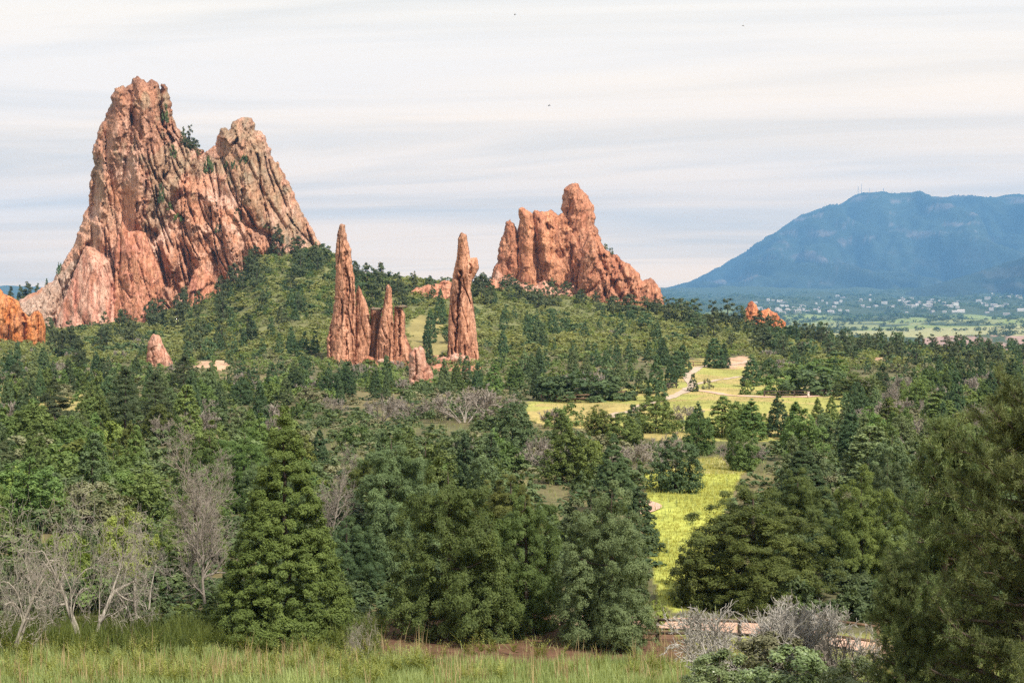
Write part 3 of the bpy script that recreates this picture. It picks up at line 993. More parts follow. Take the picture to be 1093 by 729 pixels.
slab('rubble_foot', [(516, 345), (524, 300), (530, 288), (540, 296), (550, 300), (566, 306), (580, 300), (596, 308), (612, 306), (614, 345)], 545, 6, 12, 330, col_pinkrock, crag, relief=0.8, seed=10.4, vert=1.2, jag=1.2, lean=0.2)

s1 = empty('rock_spire', pt(370, 392, 320))
tag(s1, 'tallest thin red sandstone spire with a flake against its right side', 'rock spire', 'thin rock spires standing in the woodland')
slab('needle', [(347, 402), (348.7, 386), (348.7, 362), (354.2, 340), (357, 321), (358.3, 293.5), (358.3, 266), (360.2, 247), (362, 241), (363.8, 239), (368.0, 240), (368.8, 247), (370.6, 256.5), (374.8, 266), (376, 282.6), (378.6, 299), (380, 330), (379.5, 365), (378, 402)],
     320, 3.6, 3.4, 392, col_spire, s1, cracks=16, clen=70, cw=0.6, cdep=0.9, relief=0.62, dip=0.06, seed=11.2, sp=0.5, unit=0.55, vert=6, jag=0.45, strokes=[([(354, 345), (352.5, 388)], 1.0, 1.2), ([(368, 270), (370, 330), (369, 385)], 1.2, 0.8)])
slab('flake', [(376, 402), (379, 350), (380, 315), (382, 304), (384.4, 307), (388, 316), (391, 322), (394, 334.7), (396.5, 352), (395, 380), (392, 402)],
     321.5, 2.4, 2.6, 392, col_spire, s1, relief=0.6, dip=0.06, seed=12.2, sp=0.5, unit=0.5, vert=6, jag=0.45)
s2 = empty('rock_spire', pt(417, 384, 318))
tag(s2, 'low cleft red spire of leaning slabs between the two taller spires', 'rock spire', 'thin rock spires standing in the woodland')
slab('needle', [(399.5, 392), (401, 380), (402.5, 362), (407.7, 334.7), (411.8, 309), (413.2, 304.5), (414.7, 303.5), (417.8, 307), (418.6, 323.7), (420, 345), (420, 392)],
     318, 2.8, 2.6, 384, col_spire, s2, cracks=8, clen=40, cw=0.6, cdep=0.8, relief=0.6, dip=0.08, seed=13.2, sp=0.5, unit=0.5, vert=6, jag=0.45)
slab('flake', [(418, 392), (420, 350), (421, 328), (425.5, 327.5), (430, 329.5), (432.3, 334.7), (432.5, 356), (438, 370), (443, 378), (443, 392)],
     319.5, 2.2, 2.2, 384, col_spire, s2, relief=0.4, dip=-0.1, seed=14.2, sp=0.6, unit=0.5, vert=5, jag=0.35, strokes=[([(426, 332), (426.5, 380)], 0.9, 1.4)])
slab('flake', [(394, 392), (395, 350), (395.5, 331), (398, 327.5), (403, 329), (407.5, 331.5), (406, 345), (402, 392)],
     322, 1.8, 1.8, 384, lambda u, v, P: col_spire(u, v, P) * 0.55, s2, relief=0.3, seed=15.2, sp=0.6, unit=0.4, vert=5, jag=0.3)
s3 = empty('rock_spire', pt(492, 386, 322))
tag(s3, 'tall red spire with a knob on its right shoulder', 'rock spire', 'thin rock spires standing in the woodland')
slab('needle', [(476.5, 398), (478, 367), (478.5, 343), (480.5, 312), (482.5, 298), (484.5, 288), (486.6, 280), (488.2, 268), (488.8, 255), (490.5, 250), (492.7, 247.8), (495, 249.5), (498, 251), (500.5, 266), (502, 276), (505, 275), (509, 275.2), (510.6, 279.5), (511.4, 286), (508, 293), (503.5, 301), (502.5, 310), (505, 323.7), (508, 348.4), (511, 378), (515, 398)],
     322, 3.6, 3.2, 388, col_spire, s3, cracks=14, clen=60, cw=0.6, cdep=0.9, relief=0.55, dip=0.1, seed=16.2, sp=0.5, unit=0.5, vert=6, jag=0.32, strokes=[([(492, 290), (489, 330), (486, 375)], 1.3, 2.0), ([(502, 282), (501, 292)], 0.9, 1.0)])
slab('rubble_foot', [(454, 402), (460, 388), (468, 382), (478, 381), (486, 376), (498, 380), (512, 384), (516, 402)], 318, 2.2, 2.6, 396, col_pinkrock, s3, relief=0.6, seed=17.2, sp=0.6, unit=0.5, vert=1.2, jag=0.5)
r4 = slab('standing_rock', [(433, 432), (436.3, 404), (437, 378.6), (440, 373.5), (443, 371), (446, 371.5), (448.8, 367.6), (453, 373), (455.6, 386.8), (460, 392), (462.5, 399), (463, 417), (465, 432)],
          228, 2.1, 2.0, 422, col_pinkrock, relief=0.42, seed=18.2, sp=0.6, unit=0.4, vert=2.0, jag=0.4, strokes=[([(443, 375), (445, 395), (442, 405)], 1.2, 0.7)])
tag(r4, 'stubby pink standing rock in front of the spires, grey brush at its foot', 'rock')
r5 = slab('standing_rock', [(155, 404), (156.4, 386), (157.5, 366), (160, 361), (163.3, 356.3), (169, 357), (172, 362), (174.9, 368.8), (180, 378), (184.5, 387), (186, 404)],
          296, 2.2, 2.4, 396, lambda u, v, P: mixc(col_pinkrock(u, v, P), RUST, sstep(163, 158, u) * 0.6), relief=0.42, seed=19.2, sp=0.6, unit=0.4, vert=2.2, jag=0.4, strokes=[([(162, 372), (165, 395)], 1.0, 0.7)])  # rust mixed in on the left paints its shaded face
tag(r5, 'lone wedge-shaped pink rock among trees below the big cliff', 'rock')
r6 = slab('rock_outcrop', [(-70, 392), (-70, 300), (-30, 303), (-8, 309), (0, 307.5), (4, 313), (10, 315.7), (19.5, 321), (24.7, 332), (28, 335), (31, 338), (36, 333), (41, 331), (46, 337), (48, 343), (49, 392)],
          430, 7, 9, 376, col_left, relief=0.75, seed=20.2, unit=0.8, vert=3.5, jag=0.6, strokes=[([(25, 336), (25.5, 375)], 2.0, 3.5), ([(10, 320), (8, 370)], 2.2, 2.0), ([(40, 338), (41, 370)], 1.2, 1.6)])
tag(r6, 'bright orange rock outcrop cut off by the left edge of the photo', 'rock')
r7 = slab('rock_outcrop', [(788, 358), (792, 345), (795, 331), (799, 323), (803, 321), (807, 325), (810, 332), (815, 331), (820, 329), (824, 333), (829, 334), (833, 340), (838, 344), (842, 358)],
          506, 3.5, 4, 350, lambda u, v, P: col_left(u, v, P) * np.array([0.95, .85, .95]), relief=0.6, seed=21.2, sp=0.7, unit=0.6, vert=2, jag=0.7)
tag(r7, 'small orange outcrop poking out of the dark trees on the ridge', 'rock')
r8 = slab('rock_outcrop', [(418, 336), (424, 320), (434, 312), (445, 308), (456, 304), (470, 302), (478, 299), (484, 303), (489, 322), (480, 336)],
          470, 3.0, 4, 330, lambda u, v, P: col_pinkrock(u, v, P) * np.array([0.95, .8, .7]), relief=0.8, seed=22.2, sp=0.8, unit=0.6, vert=0.8, jag=1.0, lean=0.35)
tag(r8, 'broken ledge of orange rock on the saddle between the spires', 'rock')
r9 = slab('rock_outcrop', [(498, 330), (504, 312), (512, 306), (524, 298), (534, 300), (541, 316), (540, 332)],
          520, 3.0, 4, 322, lambda u, v, P: col_pinkrock(u, v, P) * np.array([0.95, .8, .7]), relief=0.8, seed=23.2, sp=0.8, unit=0.6, vert=0.8, jag=1.0, lean=0.35)
tag(r9, 'broken orange ledge just left of the castle-like crag', 'rock')

# loose boulders at the feet of the spires and on the slope
def boulder_mesh(seed, s):
    r_ = np.random.default_rng(seed)
    ph = np.linspace(0, math.pi, 9)
    th = np.linspace(0, 2 * math.pi, 13)[:-1]
    P = []
    for a in ph:
        for b in th:
            P.append((math.sin(a) * math.cos(b), math.sin(a) * math.sin(b), math.cos(a)))
    P = np.array(P)
    k = 1 + 0.38 * fbm(P[:, 0] * 1.3 + seed, P[:, 1] * 1.3, P[:, 2] * 1.3, 3)
    P = P * k[:, None] * np.array([1.15, 0.9, 0.75]) * s
    ix = np.arange(len(P)).reshape(9, 12)
    q = np.stack([ix[:-1], np.roll(ix[:-1], -1, 1), np.roll(ix[1:], -1, 1), ix[1:]], -1).reshape(-1, 4)
    return P, q


BL = [(394, 384, 315, 1.0, 'dark red boulder wedged at the foot of the tallest spire', RUST), (407, 386, 314, 0.8, 'pinkish boulder below the low cleft spire', PINKR),
      (404, 330, 319, 0.55, 'flat boulder bridging two slabs of the low cleft spire', GREYR), (428, 327.5, 318.5, 0.5, 'thin capstone resting on the right slab of the low cleft spire', GREYR),
      (486, 383, 313, 0.9, 'pale boulder leaning on the foot of the shouldered spire', PINKR), (470, 391, 312, 0.9, 'rosy boulder in the rubble left of the shouldered spire', ROSE)]
for i, (u, v, d, s, lab, c) in enumerate(BL):
    P, q = boulder_mesh(i + 2, s)
    if 'flat' in lab or 'capstone' in lab:
        P = P * np.array([3.2 if 'flat' in lab else 2.6, 1.6, 0.9])
    o = mesh_np('boulder', P, [q], MAT['rock'], col=np.tile(c, (len(P), 1)))
    o.location = pt(u, v, d)
    tag(o, lab, 'boulder')

# ------------------------------------------------------------------ plants: shapes
def unit(a):
    return a / (np.linalg.norm(a, axis=-1, keepdims=True) + 1e-9)


def leaves(r_, P, out, L, W, up=0.45, spread=0.6, nout=0.7):
    """rhombic leaf sprays at points P; out: outward direction"""
    n = len(P)
    nn = unit(out * nout + np.array([0, 0, 0.30]) + r_.normal(size=(n, 3)) * 0.42)
    a = r_.normal(size=(n, 3)) * spread + np.array([0, 0, up]) + out * 0.15
    a = unit(a - nn * (a * nn).sum(1, keepdims=True))
    b = np.cross(nn, a)
    l_ = L * r_.uniform(0.6, 1.35, n)[:, None]
    w_ = W * r_.uniform(0.6, 1.35, n)[:, None]
    V = np.stack([P - a * l_ * .5, P + b * w_ * .5 + a * l_ * .08, P + a * l_ * .5, P - b * w_ * .5 + a * l_ * .08], 1)
    return V.reshape(-1, 3)


def quads(n):
    return np.arange(n * 4).reshape(n, 4)


def crown(seed, H, W, prof, nb, rb, ns, rs, nlf, L, Wd, subs=None, flat=1.0, shell=0.4, lobe=0.22, up=0.45, z0=0.0, gap=0.0):
    """foliage of one crown: boughs near the surface of the profile, each a tuft of smaller sprays of leaves"""
    r_ = np.random.default_rng(seed)
    subs = subs or [(0, 0, 1, 1)]
    cen, outs = [], []
    for (sx, sy, sh, sw) in subs:
        k = max(3, int(nb * sh * sw / sum(a[2] * a[3] for a in subs)))
        hh = r_.random(k * 6)
        keep = r_.random(k * 6) < (prof(hh) + 0.10) / 1.1
        hh = hh[keep][:k]
        k = len(hh)
        an = r_.uniform(0, 2 * math.pi, k)
        lob = 1 + lobe * fbm(np.cos(an) * 1.6 + seed, np.sin(an) * 1.6 + sx, hh * 3.0, 3)
        tap = 0.35 + 0.75 * np.clip(1 - hh, 0, 1)
        rr = np.maximum(prof(hh) * W * .5 * sw * lob - rb * tap * 0.6, 0.02) * np.where(r_.random(k) < 0.16, r_.uniform(0.3, 0.7, k), 1 - shell * r_.random(k) ** 2.2)
        C = np.stack([sx * W + rr * np.cos(an), sy * W + rr * np.sin(an), (z0 + hh * (1 - z0)) * H * sh - rb * .25 * hh], -1)
        if gap > 0:
            g = fbm(C[:, 0] / rb / 2.2, C[:, 1] / rb / 2.2, C[:, 2] / rb / 2.2 + seed, 2) > -0.55 + gap
            C, an, hh = C[g], an[g], hh[g]
        cen.append(C)
        outs.append(unit(np.stack([np.cos(an), np.sin(an), 0.2 + 0.9 * hh], -1)))
    C = np.concatenate(cen)
    O = np.concatenate(outs)
    m = len(C)
    rbv = rb * r_.uniform(0.65, 1.3, m) * (0.35 + 0.75 * np.clip(1 - C[:, 2] / H, 0, 1))
    bi = np.repeat(np.arange(m), ns)
    so_ = unit(r_.normal(size=(m * ns, 3)) + O[bi] * 0.75 + np.array([0, 0, .35])) * r_.uniform(0.45, 1.0, m * ns)[:, None]
    so_[:, 2] *= flat
    S = C[bi] + so_ * rbv[bi][:, None]
    tn = 0.5 + 0.12 * r_.normal(size=m)[bi] + 0.07 * r_.normal(size=m * ns)
    rsv = rs * r_.uniform(0.65, 1.35, m * ns)
    ci = np.repeat(np.arange(m * ns), nlf)
    n = len(ci)
    off = unit(r_.normal(size=(n, 3)) + so_[ci] * 0.6) * (r_.random(n) ** 0.33)[:, None]
    off[:, 2] *= max(flat, .5)
    P = S[ci] + off * rsv[ci][:, None]
    P[:, 2] = np.maximum(P[:, 2], 0.012 * H)
    V = leaves(r_, P, unit(off * .6 + so_[ci] * 0.8 + O[bi][ci] * 0.3), L, Wd, up, spread=0.5, nout=1.0)
    t = np.clip(tn[ci] + 0.08 * r_.normal(size=n), 0, 1)
    return V, np.repeat(t, 4), C


def tube(pts, rad, k=5):
    pts = np.asarray(pts, float)
    rad = np.asarray(rad, float)
    T = np.gradient(pts, axis=0)
    T = unit(T)
    ref = np.array([0.31, 0.2, 0.93]) if abs(T[0, 2]) < 0.85 else np.array([1.0, 0.1, 0.0])
    A = unit(np.cross(T, ref))
    B = np.cross(T, A)
    an = np.arange(k) / k * 2 * math.pi
    V = pts[:, None, :] + rad[:, None, None] * (A[:, None, :] * np.cos(an)[None, :, None] + B[:, None, :] * np.sin(an)[None, :, None])
    ix = np.arange(len(pts) * k).reshape(len(pts), k)
    q = np.stack([ix[:-1], np.roll(ix[:-1], -1, 1), np.roll(ix[1:], -1, 1), ix[1:]], -1).reshape(-1, 4)
    return V.reshape(-1, 3), q


class Acc:
    def __init__(s):
        s.V, s.Q, s.n = [], [], 0

    def add(s, V, q):
        s.V.append(V)
        s.Q.append(q + s.n)
        s.n += len(V)

    def mesh(s, name, mat):
        return mesh_np(name, np.concatenate(s.V), [np.concatenate(s.Q)], mat, link=False, smooth=True)


def trunk_mesh(seed, H, r0, C=None, nl=14, lean=0.03, k=6):
    r_ = np.random.default_rng(seed + 500)
    a = Acc()
    n = 9
    z = np.linspace(-0.04, 0.92, n) * H
    p = np.stack([np.cumsum(r_.normal(size=n)) * lean * H * .2, np.cumsum(r_.normal(size=n)) * lean * H * .2, z], -1)
    a.add(*tube(p, r0 * (1 - np.linspace(0, 1, n)) ** 0.8 + r0 * 0.06, k))
    if C is not None and len(C):
        for c in C[r_.choice(len(C), min(nl, len(C)), replace=False)]:
            hz = max(0.06 * H, c[2] - 0.35 * math.hypot(c[0], c[1]))
            s = np.array([np.interp(hz, z, p[:, 0]), np.interp(hz, z, p[:, 1]), hz])
            t = np.linspace(0, 1, 5)[:, None]
            q = s + (c - s) * t + np.array([0, 0, -0.06 * H]) * (t * (1 - t)) * 2
            a.add(*tube(q, r0 * 0.32 * (1 - np.linspace(0, .85, 5)), 4))
    return a.mesh('trunk', MAT['bark'])


def P_cone(h):
    return np.clip((1 - h), 0, 1) ** 0.72 * sstep(-0.10, 0.10, h) * 1.04


def P_spear(h):
    return np.clip((1 - h), 0, 1) ** 0.86 * sstep(-0.12, 0.08, h) * 1.08


def P_slim(h):
    return np.clip((1 - h), 0, 1) ** 0.52 * sstep(-0.16, 0.16, h)


def P_round(h):
    return np.sqrt(np.clip(1 - ((h - 0.38) / 0.63) ** 2, 0, 1))


def P_egg(h):
    return np.clip((1 - h), 0, 1) ** 0.43 * sstep(-0.2, 0.24, h) * 1.03


def P_dome(h):
    return np.sqrt(np.clip(1 - (h * 0.98) ** 2, 0, 1))


def P_pine(h):
    return (np.clip(1.02 - h, 0, 1) ** 0.6) * sstep(-0.02, 0.3, h) * 1.05


PROTO = {}


def proto(kind, level, variants, fn):
    PROTO[(kind, level)] = []
    for i in range(variants):
        parts = fn(i)
        PROTO[(kind, level)].append(parts)


def veg(kind, level, seed, H, W, prof, nb, rb, ns, rs, nlf, L, Wd, tr=0.1, trunk=True, crown_name='crown', **kw):
    V, t, C = crown(seed, H, W, prof, nb, rb, ns, rs, nlf, L, Wd, **kw)
    me = mesh_np(crown_name, V, [quads(len(V) // 4)], MAT['green'], tint=t, link=False)
    parts = [(crown_name, me)]
    if trunk:
        parts.append(('trunk', trunk_mesh(seed, H, tr, C, nl=16 if level == 'near' else 6, k=6 if level == 'near' else 4)))
    return (H, W, parts)


BROAD = [(0, 0, 1.0, 0.62), (0.24, 0.08, 0.86, 0.5), (-0.25, 0.05, 0.82, 0.52), (0.05, -0.24, 0.74, 0.5), (-0.08, 0.26, 0.8, 0.45)]
BROAD2 = [(0.06, 0, 1.0, 0.55), (-0.2, 0.1, 0.93, 0.5), (0.27, -0.06, 0.76, 0.48), (-0.05, -0.22, 0.82, 0.5), (-0.32, -0.06, 0.6, 0.4)]
proto('cone', 'near', 3, lambda i: veg('cone', 'near', 10 + i, 7.6, 3.4, P_spear, 640, 0.23, 8, 0.10, 44, 0.080, 0.026, tr=0.10, lobe=0.07, shell=0.15))
proto('broad', 'near', 4, lambda i: veg('broad', 'near', 20 + i, 6.5, 5.4, P_egg, 360, 0.42, 10, 0.15, 46, 0.095, 0.029, tr=0.15, subs=(BROAD, BROAD2)[i % 2], lobe=0.3, z0=0.02))
proto('cone', 'mid', 5, lambda i: veg('cone', 'mid', 30 + i, 5, 2.3, P_cone if i % 2 else P_slim, 230, 0.22, 5, 0.12, 9, 0.145, 0.080, tr=0.06, lobe=0.10, shell=0.2))
proto('broad', 'mid', 6, lambda i: veg('broad', 'mid', 40 + i, 5, 4.2, P_egg, 220, 0.36, 6, 0.17, 11, 0.17, 0.090, tr=0.08, subs=(BROAD, BROAD2, None)[i % 3], lobe=0.28, shell=0.3))
proto('cone', 'far', 5, lambda i: veg('cone', 'far', 50 + i, 5, 2.3, P_cone if i % 2 else P_slim, 80, 0.28, 3, 0.16, 6, 0.27, 0.17, trunk=False, lobe=0.10, shell=0.2))
proto('broad', 'far', 5, lambda i: veg('broad', 'far', 60 + i, 4, 3.8, P_round, 40, 0.6, 4, 0.28, 7, 0.40, 0.22, trunk=False, lobe=0.35))
proto('pine', 'mid', 4, lambda i: veg('pine', 'mid', 70 + i, 8, 4.4, P_pine, 95, 0.75, 9, 0.30, 12, 0.26, 0.08, tr=0.16, flat=0.42, lobe=0.35, up=0.25, z0=0.05, gap=0.08))
proto('pine', 'far', 4, lambda i: veg('pine', 'far', 80 + i, 7, 5.2, P_egg, 46, 0.85, 4, 0.40, 8, 0.55, 0.24, tr=0.16, flat=0.7, lobe=0.4, up=0.3, z0=0.04))
proto('oak', 'near', 3, lambda i: veg('oak', 'near', 90 + i, 3, 3.6, P_dome, 46, 0.52, 8, 0.22, 40, 0.12, 0.080, tr=0.06, lobe=0.5, up=0.2, crown_name='leaves'))
proto('oak', 'mid', 5, lambda i: veg('oak', 'mid', 100 + i, 2.6, 3.8, P_dome, 34, 0.52, 6, 0.24, 14, 0.24, 0.17, trunk=False, lobe=0.5, up=0.2, crown_name='leaves'))
proto('oak', 'far', 4, lambda i: veg('oak', 'far', 110 + i, 2.6, 4, P_dome, 20, 0.62, 4, 0.30, 7, 0.42, 0.30, trunk=False, lobe=0.5, up=0.2, crown_name='leaves'))
proto('oak', 'tiny', 5, lambda i: veg('oak', 'tiny', 120 + i, 2.6, 4, P_dome, 13, 0.72, 3, 0.36, 4, 0.60, 0.42, trunk=False, lobe=0.5, up=0.2, crown_name='leaves'))


def grow(seed, H, W, lev, nb, rad, style):
    """bare branching wood as tubes; returns (trunk acc, twig acc)"""
    r_ = np.random.default_rng(seed)
    A, B = Acc(), Acc()

    def rec(p, dirn, ln, r0, depth):
        n = 6 if depth < 2 else 4
        pts = [p]
        d = dirn.copy()
        for i in range(n - 1):
            d = unit(d + r_.normal(size=3) * (0.16 if depth == 0 else 0.26) + np.array([0, 0, style['up'] if depth else 0.10]) * 0.16)
            pts.append(pts[-1] + d * ln / (n - 1))
        pts = np.array(pts)
        rr = r0 * (1 - np.linspace(0, 0.72 if depth < lev else 0.9, n))
        (A if depth == 0 else B).add(*tube(pts, np.maximum(rr, style['rmin']), 6 if depth == 0 else (4 if depth < 3 else 3)))
        if depth >= lev:
            return
        k = nb[depth]
        for j in range(k):
            t = r_.uniform(style['t0'] if depth == 0 else 0.2, 1.0) if j else 0.98
            q = pts[0] + 0 * p
            fi = t * (n - 1)
            i0 = min(int(fi), n - 2)
            q = pts[i0] + (pts[i0 + 1] - pts[i0]) * (fi - i0)
            ax = unit(pts[i0 + 1] - pts[i0])
            side = unit(np.cross(ax, r_.normal(size=3)))
            ang = r_.uniform(*style['ang'])
            nd = unit(ax * math.cos(ang) + side * math.sin(ang))
            l2 = ln * r_.uniform(*style['len']) * (1 - 0.45 * t if depth == 0 else 1)
            rec(q, nd, l2, r0 * (1 - 0.7 * t) * 0.55 + style['rmin'] * 0.3, depth + 1)

    for s in range(style.get('stems', 1)):
        a0 = r_.uniform(0, 6.28)
        sp = style.get('splay', 0.05)
        rec(np.array([0.06 * W * math.cos(a0), 0.06 * W * math.sin(a0), -0.05]), unit(np.array([math.cos(a0) * sp, math.sin(a0) * sp, 1.0])), H * style.get('h0', 0.8), rad, 0)
    return A, B


def dead(seed, H, W, lev, nb, rad, style, m1, m2):
    A, B = grow(seed, H, W, lev, nb, rad, style)
    allv = np.concatenate(A.V + B.V)
    ex = max(allv[:, 2].max(), 1e-3)
    wx = max(np.ptp(allv[:, 0]), np.ptp(allv[:, 1]))
    return (ex, wx, [('trunk', A.mesh('trunk', MAT[m1])), ('branches', B.mesh('branches', MAT[m2]))])


ST_TALL = dict(up=0.5, rmin=0.007, t0=0.12, ang=(0.45, 1.0), len=(0.28, 0.5), stems=1, h0=0.95)
ST_GNARL = dict(up=0.0, rmin=0.006, t0=0.12, ang=(0.5, 1.35), len=(0.45, 0.8), stems=4, splay=1.0, h0=0.72)
ST_BUSH = dict(up=0.5, rmin=0.010, t0=0.2, ang=(0.3, 0.85), len=(0.4, 0.65), stems=9, splay=0.75, h0=0.7)
PROTO[('dead', 'tall')] = [dead(200 + i, 7, 3, 3, [34, 10, 6], 0.09, ST_TALL, 'deadtwig', 'deadtwig') for i in range(2)]
PROTO[('dead', 'gnarl')] = [dead(210 + i, 4, 4, 4, [5, 5, 4, 3], 0.085, ST_GNARL, 'deadwood', 'deadwood') for i in range(4)]
PROTO[('twig', 'near')] = [dead(220 + i, 2.4, 3.5, 3, [7, 6, 5], 0.022, dict(ST_BUSH, rmin=0.0075, stems=18, splay=0.95), 'paletwig', 'paletwig') for i in range(2)]
PROTO[('twig', 'mid')] = [dead(230 + i, 2.6, 3.4, 3, [5, 5, 4], 0.035, dict(ST_BUSH, rmin=0.016, stems=10), 'deadtwig', 'deadtwig') for i in range(4)]
PROTO[('twig', 'far')] = [dead(240 + i, 2.6, 3.6, 2, [6, 6], 0.05, dict(ST_BUSH, rmin=0.035, stems=9), 'deadtwig', 'deadtwig') for i in range(3)]


def near_pine(seed, H, W, nlimb, tilt=0.0):
    """a pine close to the camera: limbs, side shoots and needle tufts"""
    r_ = np.random.default_rng(seed)
    tr, br = Acc(), Acc()
    n = 12
    z = np.linspace(-0.05, 1, n) * H
    p = np.stack([np.cumsum(r_.normal(size=n)) * 0.05, np.cumsum(r_.normal(size=n)) * 0.05, z], -1)
    tr.add(*tube(p, 0.10 * (1 - np.linspace(0, 1, n)) ** 0.8 + 0.012, 8))
    tips, dirs = [], []
    for i in range(nlimb):
        h = r_.uniform(0.03, 0.98)
        a = r_.uniform(0, 6.28)
        ln = W * 0.5 * (1.05 - h) ** 0.45 * r_.uniform(0.65, 1.1) + 0.15
        s = np.array([np.interp(h * H, z, p[:, 0]), np.interp(h * H, z, p[:, 1]), h * H])
        m = 7
        d = np.array([math.cos(a), math.sin(a), r_.uniform(-0.1, 0.35)])
        q = [s]
        for j in range(m - 1):
            d = unit(d + r_.normal(size=3) * 0.16 + np.array([0, 0, 0.07]))
            q.append(q[-1] + d * ln / (m - 1))
        q = np.array(q)
        br.add(*tube(q, 0.045 * (1.1 - h) * (1 - np.linspace(0, .85, m)) + 0.006, 5))
        for k in range(int(7 + ln * 9)):
            t = r_.uniform(0.06, 1.0) * (m - 1)
            i0 = min(int(t), m - 2)
            b = q[i0] + (q[i0 + 1] - q[i0]) * (t - i0)
            dd = unit(d + r_.normal(size=3) * 0.85 + np.array([0, 0, 0.35]))
            l2 = r_.uniform(0.14, 0.42)
            e = b + dd * l2
            br.add(*tube(np.array([b, (b + e) / 2 + r_.normal(size=3) * .02, e]), [0.010, 0.008, 0.005], 3))
            for f in (0.45, 0.75, 1.0):
                tips.append(b + dd * l2 * f)
                dirs.append(dd)
    T, D = np.array(tips), np.array(dirs)
    nl = 28
    ci = np.repeat(np.arange(len(T)), nl)
    N_ = len(ci)
    a = unit(D[ci] * 0.55 + r_.normal(size=(N_, 3)) * 0.75 + np.array([0, 0, .15]))
    ln = r_.uniform(0.05, 0.11, N_)[:, None]
    side = unit(np.cross(a, r_.normal(size=(N_, 3))))
    P = T[ci] + r_.normal(size=(N_, 3)) * 0.035
    w = 0.0065
    V = np.stack([P - side * w, P + side * w, P + a * ln + side * w * .3, P + a * ln - side * w * .3], 1).reshape(-1, 3)
    tt = np.clip(0.5 + 0.25 * r_.normal(size=len(T))[ci] + 0.15 * r_.normal(size=N_), 0, 1)
    me = mesh_np('needles', V, [quads(N_)], MAT['nearpine'], tint=np.repeat(tt, 4), link=False)
    return (H, W, [('needles', me), ('trunk', tr.mesh('trunk', MAT['bark'])), ('branches', br.mesh('branches', MAT['bark']))])


PROTO[('nearpine', 'near')] = [near_pine(301, 6.6, 5.0, 128), near_pine(302, 4.6, 3.2, 100)]

NAMES = {'cone': 'juniper', 'broad': 'juniper', 'pine': 'pine_tree', 'nearpine': 'pine_tree', 'oak': 'leafy_shrub', 'dead': 'dead_tree', 'twig': 'bare_shrub'}
CATS = {'juniper': 'juniper tree', 'pine_tree': 'pine tree', 'leafy_shrub': 'shrub', 'dead_tree': 'dead tree', 'bare_shrub': 'bare shrub'}
GROUPS = {'juniper': 'junipers growing across the valley', 'pine_tree': 'pines standing among the junipers and on the ridge', 'leafy_shrub': 'leafy shrubs between the trees',
          'dead_tree': 'dead grey trees in front', 'bare_shrub': 'bare grey shrubs in the woodland'}
PLANTS = []          # dicts of everything planted


def plant(kind, u, vtop, d, w, tone, level=None, label=None, var=None, pos=None, tilt=0.0):
    """kind of plant at photo column u, top at row vtop, depth d, crown w pixels wide"""
    if pos is None:
        x, y, z = (float(q) for q in ground_pt(u, d))
    else:
        x, y, z = pos
        d = y
    zt = float(pt(u, vtop, d)[2])
    H = max(zt - z, 0.4)
    W = w * d / F
    PLANTS.append(dict(kind=kind, name=NAMES[kind], u=u, vt=vtop, vb=float(proj(x, y, z)[1]), d=d, x=x, y=y, z=z, H=H, W=W, tone=tone, level=level, label=label, var=var, hp=H * F / d, wp=w, tilt=tilt))


def level_of(kind, hp):
    if kind in ('cone', 'broad'):
        return 'near' if hp > 85 else ('mid' if hp > 26 else 'far')
    if kind == 'pine':
        return 'mid' if hp > 40 else 'far'
    if kind == 'oak':
        return 'near' if hp > 48 else ('mid' if hp > 17 else 'far')
    if kind == 'twig':
        return 'near' if hp > 95 else ('mid' if hp > 22 else 'far')
    return 'near'

